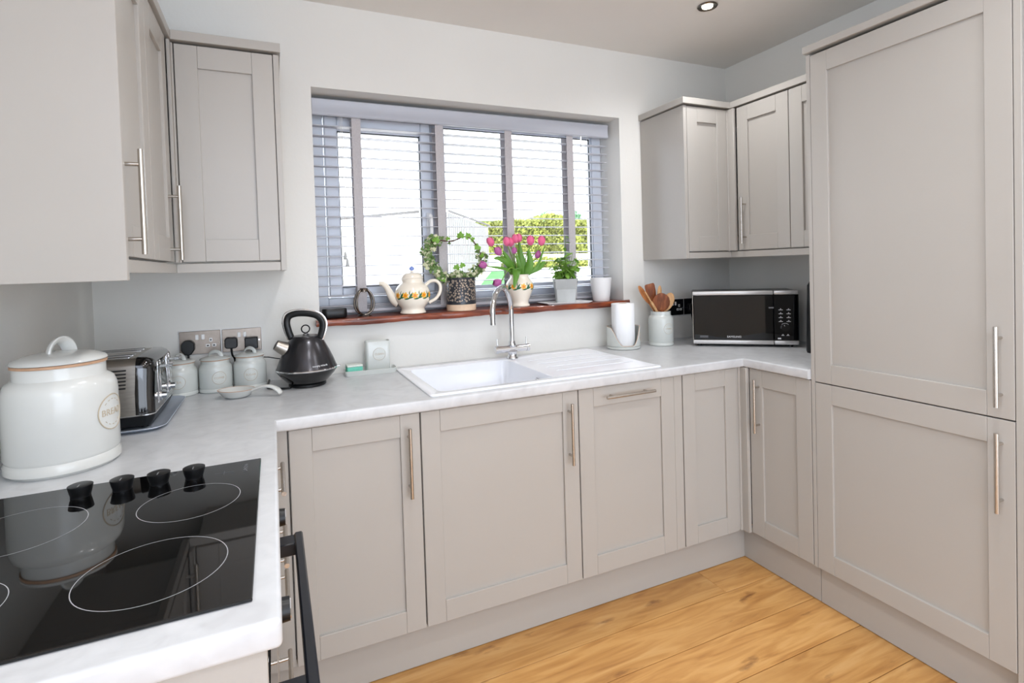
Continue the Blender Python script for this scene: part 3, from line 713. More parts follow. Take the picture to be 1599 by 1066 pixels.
jar_tool('wooden_spoon', 'large pale wooden spoon leaning toward the wall socket', (.020, -.012), (1.866, -.170, 1.172), 'utensil_pale', w=.054, h=.105, prof=spoon, turn=-.2)
jar_tool('wooden_spoon', 'reddish wooden spoon leaning furthest toward the microwave', (.034, .010), (1.893, -.130, 1.148), 'utensil_wood', w=.034, h=.072, prof=spoon, turn=-.5)

# ------------------------------------------------------------------ soap tray set
t = thing('soap_tray', 'shallow white enamel tray holding sponge and caddy beside the sink', 'tray', (.362, -.070, ZT), -.06)
b = B(); b.loft([rrect(-.100, .100, -.040, .040, .010, .0004), rrect(-.104, .104, -.044, .044, .012, .020), rrect(-.1025, .1025, -.0425, .0425, .011, .0212), rrect(-.1005, .1005, -.0405, .0405, .010, .0195), rrect(-.097, .097, -.037, .037, .009, .004)]); b.build('body', 'ceramic_grey', t)
t = thing('soap_caddy', 'white upright caddy marked CLEAN standing in the enamel tray', 'caddy', (.395, -.062, ZT+.0043), -.06)
b = B(); b.loft([rrect(-.046, .046, -.026, .026, .012, 0), rrect(-.048, .048, -.028, .028, .012, .004), rrect(-.050, .050, -.030, .030, .012, .126), rrect(-.049, .049, -.029, .029, .0115, .1278), rrect(-.0475, .0475, -.0275, .0275, .011, .126), rrect(-.044, .044, -.024, .024, .01, .02)])
b.build('body', 'ceramic_grey', t)
def flatf(x0, z0, y0, sl=0): return lambda u, v, d=0: Vector((x0+u, y0-d-sl*v, z0+v))
emblem(t, flatf(.004, .075, -.0303, .016), .025, 'CLEAN', .0125, tr=.0007, disc='ceramic_grey')
t = thing('sponge', 'mint green washing-up sponge with pale top on the enamel tray', 'sponge', (.297, -.072, ZT+.0045), .03)
b = B(); b.loft([rrect(-.026, .026, -.024, .024, .006, 0), rrect(-.031, .031, -.026, .026, .006, .009), rrect(-.031, .031, -.026, .026, .006, .031)]); b.build('foam', 'sponge_green', t)
B().box(-.031, .031, -.026, .026, .0312, .040, .003, 2).build('scourer', 'sponge_pale', t)

# ------------------------------------------------------------------ kettle
t = thing('kettle', 'black pyramid kettle with chrome trim and hoop handle', 'kettle', (.112, -.172, ZT))
B().lathe([(.064, 0), (.067, .003), (.067, .010), (.064, .013)], 48).build('power_base', 'black_plastic', t)
B().lathe([(.066, .0135), (.074, .018), (.098, .044), (.107, .058), (.108, .062)], 64).build('lower_body', 'black_gloss', t)
B().lathe([(.108, .0622), (.110, .063), (.1105, .066), (.109, .0685)], 64).build('trim_band', 'chrome', t)
B().lathe([(.1085, .0688), (.106, .073), (.097, .098), (.082, .132), (.066, .163), (.054, .180), (.050, .1835)], 64).build('body', 'kettle_metal', t)
lid = B().lathe([(.050, .1838), (.048, .188), (.030, .1905), (.012, .1915)], 48).build('lid', 'kettle_metal', t)
b = B(); b.lathe([(.012, .1916), (.013, .193), (.008, .1955), (.0045, .199)], 20); b.build('lid_stem', 'chrome', lid)
vx, vy = math.cos(-1.52), math.sin(-1.52); ux, uy = -vy, vx
b = B(); b.tube([(ux*.0145*math.cos(a), uy*.0145*math.cos(a), .2125+.0145*math.sin(a)) for a in [2*PI*i/28 for i in range(28)]], .0024, 8, closed=True); b.build('lid_ring', 'black_metal', lid)
# handle plane: spout to rear, seen nearly side-on
ha = math.radians(-14); hx, hy = math.cos(ha), math.sin(ha)
hp = smooth_path([(-.050, 0, .176), (-.060, 0, .205), (-.066, 0, .238), (-.058, 0, .262), (-.030, 0, .272), (.012, 0, .270), (.046, 0, .258), (.062, 0, .232), (.058, 0, .20), (.047, 0, .170)], 5)
b = B(); b.tube([(p.x*hx, p.x*hy, p.z) for p in hp], .0098, 14, flat=(.75, 1.25)); b.build('handle', 'black_plastic', t)
b = B(); b.tube([(p.x*1.13*hx, p.x*1.13*hy, .170+(p.z-.170)*1.075) for p in hp], .0036, 8, flat=(.6, 2.6)); b.build('handle_trim', 'chrome', t)
b = B(); sa = math.radians(188); sx, sy = math.cos(sa), math.sin(sa)
b.tube([(sx*.062, sy*.062, .138), (sx*.088, sy*.088, .152), (sx*.106, sy*.106, .163)], [.029, .023, .019], 20); b.build('spout', 'brushed_steel', t)
b = B(); b.tube([(sx*.1062, sy*.1062, .1631), (sx*.102, sy*.102, .1605)], [.0165, .0165], 20); b.build('spout_opening', 'black_plastic', t)
b = B(); b.box(.108*hx-.002, .108*hx+.014, .108*hy-.008, .108*hy+.008, .064, .070, .002); b.build('switch', 'chrome', t)
def kr(z): return .1075-(z-.070)*(.1075-.082)/(.132-.070)
text_mapped('morphy richards', .0088, on_cyl(lambda z: kr(z)+.0004, math.radians(-66), .083), .0004).build('lettering', 'text_white', t)
b = B(); b.tube(smooth_path([(-.060, -.036, .005), (-.067, -.046, .004), (-.102, -.033, .004), (-.134, -.003, .004), (-.138, .030, .004), (-.1335, .157, .004)], 6), .0038, 8)
b.build('cord', 'black_plastic', t)
b = B(); b.tube(smooth_path([(-.022, -.020, 1.005), (.02, -.018, .994), (.06, -.016, .990), (.12, -.014, .99)], 6), .002, 6)
b.tube(smooth_path([(-.079, -.049, 1.045), (-.079, -.040, 1.02), (-.06, -.026, 1.01), (-.022, -.020, 1.005)], 5), .002, 6)
o = b.build('charger_cord', 'black_plastic'); tag(o, 'thin black cord looping along the wall behind the kettle', 'cord')

# ------------------------------------------------------------------ toaster and its tray
t = thing('toaster_tray', 'pale blue metal tray under the toaster', 'tray', (-.425, -.385, ZT))
b = B(); b.loft([rrect(-.120, .120, -.195, .195, .03, .0004), rrect(-.143, .143, -.218, .218, .045, .011), rrect(-.142, .142, -.217, .217, .044, .0125), rrect(-.119, .119, -.194, .194, .03, .0025)]); b.build('body', 'tray_metal', t, smooth=50)
t = thing('toaster', 'four-slice stainless steel toaster with black lever end panel', 'toaster', (-.431, -.402, ZT+.0028))
Wd = .163
def tsec(x, k=1, top=.196, z0=.042):
    pts = []
    w0, w1 = Wd*k, (Wd-.020)*k; r = .03
    pts += [(x, -w0, z0), (x, -w0+.002, z0+.06), (x, -w1, top-r)]
    for i in range(1, 6):
        a = PI/2*i/6; pts.append((x, -w1+r-r*math.cos(a), top-r+r*math.sin(a)))
    pts.append((x, -w1+r, top)); q = [(x, -y, z) for (_, y, z) in pts[::-1]]
    return pts+q
b = B(); b.loft([tsec(-.130), tsec(.076)]); b.build('body', 'brushed_steel', t, smooth=35)
b = B(); b.loft([tsec(.0765, 1.005, .198), tsec(.098, 1.0, .196), tsec(.112, .965, .190), tsec(.120, .90, .180)]); b.build('lever_panel', 'black_gloss', t, smooth=35)
B().loft([rrect(-.125, .108, -Wd+.012, Wd-.012, .02, .008), rrect(-.130, .118, -Wd+.002, Wd-.002, .022, .030), rrect(-.130, .119, -Wd, Wd, .022, .0385)]).build('base', 'black_plastic', t)
B().loft([rrect(-.131, .121, -Wd-.001, Wd+.001, .023, .0388), rrect(-.131, .121, -Wd-.001, Wd+.001, .023, .0418)]).build('trim_band', 'chrome', t)
for x, y in ((-.11, -.13), (-.11, .13), (.09, -.13), (.09, .13)): B().lathe([(.008, 0), (.009, .001), (.009, .0078)], 12, (x, y, 0)).build('foot', 'black_plastic', t)
for y in (-.098, -.050, .050, .098):
    b = B(); b.loft([rrect(-.115, .060, y-.0145, y+.0145, .005, .1962), rrect(-.115, .060, y-.0145, y+.0145, .005, .1975), rrect(-.112, .057, y-.0115, y+.0115, .004, .1978), rrect(-.112, .057, y-.0115, y+.0115, .004, .1964)], cap0=False, cap1=False); b.build('slot_frame', 'chrome', t)
    B().box(-.112, .057, y-.0115, y+.0115, .1961, .1966).build('slot', 'black_plastic', t)
for i in range(6):
    z = .118+.0095*i; yy = -(Wd-.002)+(z-.102)*(.018/.064)-.0012
    B().box(-.035, .055, yy-.0004, yy+.004, z-.0022, z+.0022, .001).build('vent', 'black_plastic', t)
for y in (-.074, .074):
    b = B(); b.box(.116, .1225, y-.022, y-.013, .055, .178, .002); b.box(.116, .1225, y+.013, y+.022, .055, .178, .002); b.build('lever_track', 'chrome', t)
    b = B(); b.box(.1226, .150, y-.007, y+.007, .158, .164, .002); b.box(.140, .156, y-.028, y+.028, .158, .167, .003, 2); b.build('lever', 'clear_plastic', t)
    k = B(); k.tube([(.1205, y, .075), (.126, y, .075), (.1265, y, .075), (.138, y, .075)], [.015, .014, .010, .009], 20); k.build('dial', 'chrome', t)

# ------------------------------------------------------------------ wall sockets and plugs
def socket(label, x0, z0, w=.137, h=.088, left=True, right=True, m='socket_steel', group=None):
    t = thing('double_socket', label, 'socket', (x0, 0, z0), 0, group)
    B().box(-.003, w+.003, -.0035, -.0003, -.003, h+.003, .001).build('back_gasket', 'white_plastic', t)
    B().box(0, w, -.0080, -.0036, 0, h, .0015).build('plate', m, t)
    for dx_ in (-.010, .010):
        B().box(w/2+dx_-.0055, w/2+dx_+.0055, -.0115, -.0081, h*.62, h*.62+.020, .0015).build('rocker', 'white_plastic', t)
    for c, on in ((w*.24, left), (w*.76, right)):
        if not on: continue
        for a, z, ww, hh_ in ((c, .052, .0055, .0072), (c-.0105, .031, .0072, .0058), (c+.0105, .031, .0072, .0058)):
            B().box(a-ww, a+ww, -.0100, -.0081, z-hh_, z+hh_, .002, 2).build('outlet', 'white_plastic', t)
            B().box(a-ww*.5, a+ww*.5, -.0104, -.0100, z-hh_*.4, z+hh_*.4).build('pin_slot', 'black_plastic', t)
    for x in (.008, w-.008): B().lathe([(.003, 0), (.003, .0006)], 10, M=Matrix.Translation((x, -.0081, h*.45)) @ Matrix.Rotation(PI/2, 4, 'X')).build('screw', 'chrome', t)
    return t
socket('brushed steel double socket with one outlet free above the TEA and COFFEE jars', -.3225, 1.037, left=False)
socket('brushed steel double socket with both outlets filled above the SUGAR jar', -.1805, 1.036, left=False, right=False)
socket('dark steel double socket with one free outlet behind the utensil jar', 1.952, 1.036, left=False, m='black_metal')
socket('dark steel double socket half hidden by the microwave', 2.093, 1.036, left=False, right=False, m='black_metal')
def plug(label, x, z, shape, rcord=None):
    t = thing('power_plug', label, 'plug', (x, -.0082, z))
    b = B()
    if shape == 'hex':
        p = [(-.022, 0, -.012), (-.022, 0, .012), (-.010, 0, .024), (.010, 0, .024), (.022, 0, .012), (.022, 0, -.012), (.009, 0, -.030), (-.009, 0, -.030)]
    elif shape == 'round':
        p = [(x_, 0, z_) for x_, z_, _ in rrect(-.022, .022, -.020, .022, .011, 0)]
    else:
        p = [(x_, 0, z_) for x_, z_, _ in rrect(-.023, .023, -.022, .022, .005, 0)]
    b.prism([(q[0], -.0008, q[2]) for q in p], (0, -.030 if shape != 'square' else -.036, 0), .003); b.build('body', 'black_plastic', t, smooth=35)
    if rcord:
        B().tube(smooth_path(rcord, 5), .0036, 8).build('cord', 'black_plastic', t)
    return t
plug('black faceted plug with straight cord over the TEA jar', -.292, 1.070, 'hex', [(0, -.018, -.0302), (0, -.018, -.05), (0, -.020, -.065), (.004, -.016, -.09)])
plug('rounded black plug with cord dropping between COFFEE and SUGAR jars', -.149, 1.072, 'round', [(0, -.018, -.0205), (.002, -.016, -.045), (.010, -.012, -.065), (.012, -.010, -.11)])
plug('square black charger plug above the SUGAR jar', -.079, 1.068, 'square')
plug('black plug beside the microwave on the dark socket', 2.127, 1.074, 'round', [(0, -.018, -.0205), (.003, -.016, -.04), (.010, -.013, -.06), (.02, -.010, -.10)])

# ------------------------------------------------------------------ microwave and black appliance
mp0 = Vector((1.905, -.277, 0)); mp1 = Vector((2.262, -.588, 0)); ang = math.atan2(mp1.y-mp0.y, mp1.x-mp0.x); MW = (mp1-mp0).length
t = thing('microwave', 'black microwave oven with silver trim set across the corner', 'microwave', (mp0.x, mp0.y, ZT), ang)
H0, H1 = .013, .272
B().box(.004, MW-.004, .022, .245, H0, H1-.002, .004, 2).build('casing', 'black_metal', t)
xs_ = MW*.775
def mface(x0, x1): return B().box(x0, x1, .001, .0215, H0+.020, H1-.020, .003)
mface(.003, xs_-.001).build('door', 'black_glass', t); mface(xs_+.001, MW-.003).build('control_panel', 'black_glass', t)
for z0, z1 in ((H1-.0195, H1), (H0, H0+.0195)):
    for x0, x1 in ((.0, xs_-.001), (xs_+.001, MW)): B().box(x0, x1, -.003, .0215, z0, z1, .004, 2).build('trim_strip', 'silver_paint', t)
B().box(-.0005, .0025, -.001, .0215, H0+.020, H1-.020, .001).build('side_trim', 'steel', t)
B().box(MW-.0025, MW+.0005, -.001, .0215, H0+.020, H1-.020, .001).build('side_trim', 'black_metal', t)
for x, y in ((.03, .04), (MW-.03, .04), (.03, .22), (MW-.03, .22)): B().lathe([(.012, 0), (.012, H0-.0005)], 14, (x, y, 0)).build('foot', 'black_plastic', t)
text_flat('SAMSUNG', .0135, Matrix.Translation((MW*.40, .0004, H0+.036)), 1.05, .0003).build('lettering', 'text_white', t)
b = B(); b.box(MW*.068, MW*.150, .0002, .0009, H0+.032, H0+.0335); b.box(MW*.068, MW*.150, .0002, .0009, H0+.0395, H0+.041)
for i in range(8): b.box(MW*(.070+.010*i), MW*(.0765+.010*i), .0002, .0009, H0+.0345, H0+.0385)
b.build('sticker', 'text_grey', t)
b = B(); b.box(xs_-.022, xs_+.0, -.0004, .0009, H0+.176, H0+.180); b.box(xs_-.022, xs_+.0, -.0002, .0009, H0+.1735, H0+.1755); b.build('door_mark', 'text_grey', t)
px = xs_+.018
for r in range(4):
    for c in range(2):
        cx = px+.012+c*.034; cz = H0+.166-.0185*r
        b = B(); b.box(cx-.009, cx+.009, .0003, .0009, cz-.0012, cz+.0012); b.box(cx-.002, cx+.002, .0003, .0009, cz+.003, cz+.0062); b.build('button_mark', 'text_white', t)
k = B(); k.tube([(px+.030, .0008, H0+.083), (px+.030, -.016, H0+.083)], [.019, .0175], 28); k.build('dial', 'black_gloss', t)
b = B(); b.tube([(px+.030+.020*math.cos(a), .0006, H0+.083+.020*math.sin(a)) for a in [math.radians(40+5*i) for i in range(21)]], .0005, 5); b.tube([(px+.026, -.0165, H0+.090), (px+.023, -.0165, H0+.096)], .0008, 5); b.build('dial_mark', 'text_white', t)
b = B()
for cx in (px+.020, px+.042): b.box(cx-.006, cx+.006, .0003, .0009, H0+.043, H0+.0455); b.box(cx-.003, cx+.003, .0003, .0009, H0+.047, H0+.050)
b.box(px-.002, px+.012, .0003, .0009, H0+.026, H0+.033); b.build('button_mark', 'text_white', t)
t = thing('coffee_machine', 'tall slim black appliance squeezed between microwave and fridge unit', 'appliance', (2.232, -.800, ZT))
b = B(); b.loft([rrect(-.065, .065, -.115, .115, .03, 0), rrect(-.067, .067, -.117, .117, .03, .01), rrect(-.062, .062, -.112, .112, .03, .30), rrect(-.055, .055, -.105, .105, .03, .318)]); b.build('body', 'black_plastic', t)
B().box(-.0665, -.064, .060, .075, .238, .250, .001).build('button', 'steel', t)

# ------------------------------------------------------------------ things on the sill
ZS = 1.1382
t = thing('smart_speaker', 'small black rounded speaker box on the sill end', 'speaker', (.238, .022, ZS), .06)
b = B(); b.loft([rrect(-.046, .046, -.021, .021, .018, .0), rrect(-.050, .050, -.025, .025, .02, .005), rrect(-.050, .050, -.025, .025, .02, .036), rrect(-.047, .047, -.022, .022, .018, .041)]); b.build('body', 'black_plastic', t, smooth=50)
b = B(); b.tube(smooth_path([(-.0502, .002, .012), (-.064, -.015, .011), (-.070, -.060, .004), (-.071, -.077, -.03), (-.078, -.030, -.10), (-.090, -.028, -.17), (-.03, -.030, -.222)], 6), .0016, 6); b.build('cord', 'black_plastic', t)
t = thing('ring_ornament', 'dark metal double hoop ornament with collar beside the speaker', 'ornament', (.364, .040, ZS), .25)
B().lathe([(.030, 0), (.031, .002), (.028, .004), (.008, .0055)], 28).build('base', 'dark_chrome', t)
for rz_ in (-.32, .32):
    b = B(); c, s = math.cos(rz_), math.sin(rz_)
    b.tube([(.041*math.sin(a)*(1+.12*math.cos(a))*c, .041*math.sin(a)*(1+.12*math.cos(a))*s, .0615-.056*math.cos(a)) for a in [2*PI*i/36 for i in range(36)]], .0042, 10, closed=True); b.build('hoop', 'dark_chrome', t)
B().lathe([(.013, .104), (.017, .106), (.017, .118), (.0185, .120), (.0145, .1205), (.0145, .108)], 24).build('collar', 'dark_chrome', t)

def prof_r(prof):
    def f(z):
        for (r0, z0), (r1, z1) in zip(prof, prof[1:]):
            if z0 <= z <= z1+1e-9: return r0+(r1-r0)*(z-z0)/max(z1-z0, 1e-6)
        return prof[-1][0]
    return f
def flower(b_pet, b_cen, f, u, v, s, rot=0):
    for k in range(6):
        a = rot+2*PI*k/6; pts = []
        for q, w in ((.25, 0), (.6, .34), (.95, .22), (1.15, 0), (.95, -.22), (.6, -.34)):
            pts.append(f(u+s*(q*math.cos(a)-w*math.sin(a)), v+s*(q*math.sin(a)+w*math.cos(a)), .0007+.0001*k))
        b_pet.poly(pts)
    b_cen.poly([f(u+s*.5*math.cos(2*PI*i/12), v+s*.5*math.sin(2*PI*i/12), .0016) for i in range(12)])
def leafpr(b, f, u, v, L, a, w=.16, curl=.5):
    n = 8; l, r = [], []
    for i in range(n+1):
        t_ = i/n; an = a+curl*t_; x = u+L*t_*math.cos(a+curl*t_*.5); y = v+L*t_*math.sin(a+curl*t_*.5); ww = L*w*math.sin(PI*min(t_*.93+.07, 1))
        l.append((x-ww*math.sin(an), y+ww*math.cos(an))); r.append((x+ww*math.sin(an), y-ww*math.cos(an)))
    for i in range(n): b.poly([f(*l[i], .0005), f(*l[i+1], .0005), f(*r[i+1], .0005), f(*r[i], .0005)])
def daffodils(parent, Rf, zc, s, phis):
    for ph in phis:
        bp, bc, bl_ = B(), B(), B(); f = on_cyl(Rf, ph, zc); flower(bp, bc, f, 0, 0, s, .3)
        leafpr(bl_, f, s*1.1, -s*.8, s*2.3, .75, .14, .4); leafpr(bl_, f, s*.9, -s*.9, s*2.6, .25, .12, .25); leafpr(bl_, f, s*1.6, .1*s, s*1.5, 2.2, .10, -1.2)
        leafpr(bl_, f, -s*.4, -s*1.15, s*2.2, .05, .12, .3)
        d = bp.build('daffodil_print', 'flower_yellow', parent, recalc=False, smooth=0); bc.build('print_centre', 'flower_orange', d, recalc=False, smooth=0); bl_.build('print_leaves', 'print_green', d, recalc=False, smooth=0)
# teapot
t = thing('teapot', 'cream teapot with painted daffodil band and blue lid knob', 'teapot', (.570, .010, ZS), .0)
tp = [(.050, 0), (.0565, .003), (.056, .008), (.051, .018), (.053, .027), (.065, .043), (.0735, .060), (.077, .078), (.0765, .095), (.071, .112), (.060, .126), (.050, .134), (.0465, .140), (.0475, .152), (.0485, .155)]
def smoothprof(p, n=3):
    return [(q.x, q.y) for q in smooth_path([(a, b_, 0) for a, b_ in p], n)]
B().lathe(smoothprof(tp), 64).build('body', 'ceramic_cream', t, smooth=60)
lid = B().lathe(smoothprof([(.0485, .1555), (.0495, .158), (.0475, .161), (.043, .170), (.033, .178), (.018, .182), (.008, .184), (.006, .190)]), 48).build('lid', 'ceramic_cream', t, smooth=60)
B().lathe([(.006, .1902), (.0105, .194), (.0118, .199), (.0095, .204), (.005, .207), (.0025, .2095), (.0005, .210)], 20).build('lid_knob', 'knob_blue', lid)
vu = Vector((math.cos(-.36), math.sin(-.36), 0))   # direction to the right as seen from the room
vu = Vector((.92, -.30, 0)).normalized()
b = B(); b.tube([(-vu*r_+Vector((0, 0, z_))) for r_, z_ in [(q.x, q.z) for q in smooth_path([(.060, 0, .050), (.082, 0, .066), (.098, 0, .092), (.112, 0, .120), (.130, 0, .136), (.143, 0, .136)], 4)]], [.026, .025, .024, .023, .021, .0195, .018, .017, .016, .015, .014, .0135, .013, .0125, .012, .0115, .011, .0105, .010, .010, .009], 18); b.build('spout', 'ceramic_cream', t, smooth=60)
b = B(); b.tube([(vu*r_+Vector((0, 0, z_))) for r_, z_ in [(q.x, q.z) for q in smooth_path([(.058, 0, .122), (.080, 0, .140), (.105, 0, .141), (.122, 0, .122), (.121, 0, .092), (.103, 0, .064), (.072, 0, .046)], 6)]], .0075, 12, flat=(1, 1.3)); b.build('handle', 'ceramic_cream', t, smooth=60)
daffodils(t, prof_r(smoothprof(tp)),   .083, .0135, [math.radians(-100+d) for d in (-58, -27, 4, 35, 66)])
# ivy pot
t = thing('ivy_planter', 'variegated ivy trained on a hoop in a dark floral pot', 'potted plant', (.797, .014, ZS))
Rp = .068
B().lathe([(.064, 0), (.067, .002), (.068, .026), (.0685, .0295)], 56).build('bare_base', 'stoneware_bare', t)
B().lathe([(.0685, .0298), (Rp, .032), (Rp, .148), (.066, .1515), (.0625, .1515), (.0615, .148), (.061, .12)], 56).build('pot', 'pot_dark', t)
B().lathe([(.0612, .1195), (.0612, .134), (.03, .138), (.003, .139)], 32).build('soil', 'soil', t)
pb = B(); rr = random.Random(11); pts = []
for i in range(1500):
    u, v = rr.uniform(-PI*Rp, PI*Rp), rr.uniform(.044, .140)
    if all((min(abs(u-a), 2*PI*Rp-abs(u-a)))**2+(v-c)**2 > .0088**2 for a, c in pts): pts.append((u, v))
f = on_cyl(Rp, 0, 0)
for u, v in pts:
    s = rr.uniform(.0038, .0052); a0 = rr.uniform(0, 6.28); kind_ = rr.random()
    for k in range(5 if kind_ < .55 else 3):
        a = a0+(2*PI*k/5 if kind_ < .55 else (k-1)*1.0)
        pb.poly([f(u+s*(q*math.cos(a)-w*math.sin(a)), v+s*(q*math.sin(a)+w*math.cos(a)), .0005) for q, w in ((.12, 0), (.6, .30), (1.15, .12), (1.15, -.12), (.6, -.30))])
tag(pb.build('floral_pattern', 'pattern_beige', t, recalc=False, smooth=0), kind='stuff')
ivx = Vector((.985, -.17, 0)).normalized(); ivn = Vector((-.17, -.985, 0))
def ivp(u, z, d=0): return ivx*u+ivn*d+Vector((0, 0, z))
loop = [(-.050, .14), (-.090, .165), (-.130, .21), (-.150, .265), (-.128, .315), (-.085, .325), (-.035, .318), (.015, .338), (.055, .325), (.085, .285), (.100, .245), (.098, .20), (.070, .165), (.040, .14)]
lp = smooth_path([ivp(u, z, .012*math.sin(i)) for i, (u, z) in enumerate(loop)], 6)
b = B(); b.tube(lp, .0022, 7); b.tube([p+Vector((.003*math.sin(i*.7), .003, .004*math.cos(i*.7))) for i, p in enumerate(lp[18:64])], .0013, 6); b.build('vine', 'stem_brown', t)
def ivy_shape(s):
    o_ = [(0, 0), (.35, -.18), (.62, .08), (.48, .28), (.60, .55), (.30, .58), (0, 1.0), (-.30, .58), (-.60, .55), (-.48, .28), (-.62, .08), (-.35, -.18)]
    return [(x*s, y*s) for x, y in o_]
def add_leaf(b, shape, p, nrm, upd, fold=.12, both=True):
    n_ = Vector(nrm).normalized(); u_ = Vector(upd); u_ = (u_-n_*u_.dot(n_)).normalized(); s_ = u_.cross(n_)
    q = [Vector(p)+s_*x+u_*y-n_*abs(x)*fold*4*.25 for x, y in shape]
    c = Vector(p)+u_*shape[6][1]*.45 if len(shape) == 12 else None
    if c is None: b.poly(q)
    else:
        bm = b.bm; vc = bm.verts.new(c); vv = [bm.verts.new(x) for x in q]
        for i in range(len(vv)): bm.faces.new((vc, vv[i], vv[(i+1) % len(vv)]))
rr = random.Random(5)
def rndn(bias, k=.8): return Vector(bias)+Vector((rr.uniform(-k, k), rr.uniform(-k, k), rr.uniform(-k, k)))
dens = {'ivy_leaf': B(), 'ivy_pale': B()}
for i, p in enumerate(lp):
    fr = i/len(lp); many = 10 if (.05 < fr < .36) else (5 if fr > .72 else (0 if fr > .42 else 2))
    for k in range(many):
        m_ = 'ivy_pale' if rr.random() < .42 else 'ivy_leaf'
        add_leaf(dens[m_], ivy_shape(rr.uniform(.011, .019)), p+Vector((rr.uniform(-.022, .022), rr.uniform(-.018, .018), rr.uniform(-.02, .02))), rndn(ivn), (rr.uniform(-1, 1), rr.uniform(-.4, .4), rr.uniform(-1, 1)))
for k in range(150):
    m_ = 'ivy_pale' if rr.random() < .5 else 'ivy_leaf'
    a = rr.uniform(0, 6.28); r_ = .058*math.sqrt(rr.random())
    add_leaf(dens[m_], ivy_shape(rr.uniform(.011, .019)), (r_*math.cos(a), r_*math.sin(a), .142+rr.uniform(0, .05)*(1-r_/.09)), rndn(ivn, 1), (rr.uniform(-1, 1), rr.uniform(-1, 1), rr.uniform(-.3, 1)))
for m_, b in dens.items(): tag(b.build('foliage', m_, t, recalc=False, smooth=0), kind='stuff')
b0 = B(); add_leaf(b0, ivy_shape(.03), (0, 0, 0), (0, -1, 0), (0, 0, 1)); lme = b0.mesh('leaf', 0, False)
for u, z, s, a in ((-.112, .318, 1.0, .4), (-.052, .325, .6, -.3), (.004, .335, 1.0, .1), (.044, .333, .95, -.5), (.066, .322, .7, -1.2), (.088, .295, .95, -2.3), (.098, .255, .7, 2.4), (-.135, .215, .7, 2.0), (-.085, .155, .9, 2.7), (-.02, .19, .9, .3), (.012, .20, .8, -.4)):
    link('leaf', lme, 'ivy_bright', t, loc=ivp(u, z, .012), rot=(rr.uniform(-.4, .4), a, -.37+rr.uniform(-.4, .4))).scale = (s, s, s)
# tulip vase
t = thing('flower_vase', 'cream vase with painted daffodils holding tulips', 'vase', (1.098, .016, ZS))
vp = [(.044, 0), (.0465, .003), (.046, .009), (.0405, .016), (.042, .030), (.054, .058), (.0655, .086), (.0675, .100), (.0625, .118), (.050, .134), (.0445, .144), (.0455, .152), (.047, .155)]
sp = smoothprof(vp); b = B(); b.lathe(sp+[(.043, .155), (.041, .148), (.045, .132), (.055, .11), (.040, .05), (.03, .02)], 64); b.build('body', 'ceramic_cream', t, smooth=60)
daffodils(t, prof_r(sp), .098, .0135, [math.radians(-108+d) for d in (-75, -33, 9, 51)])
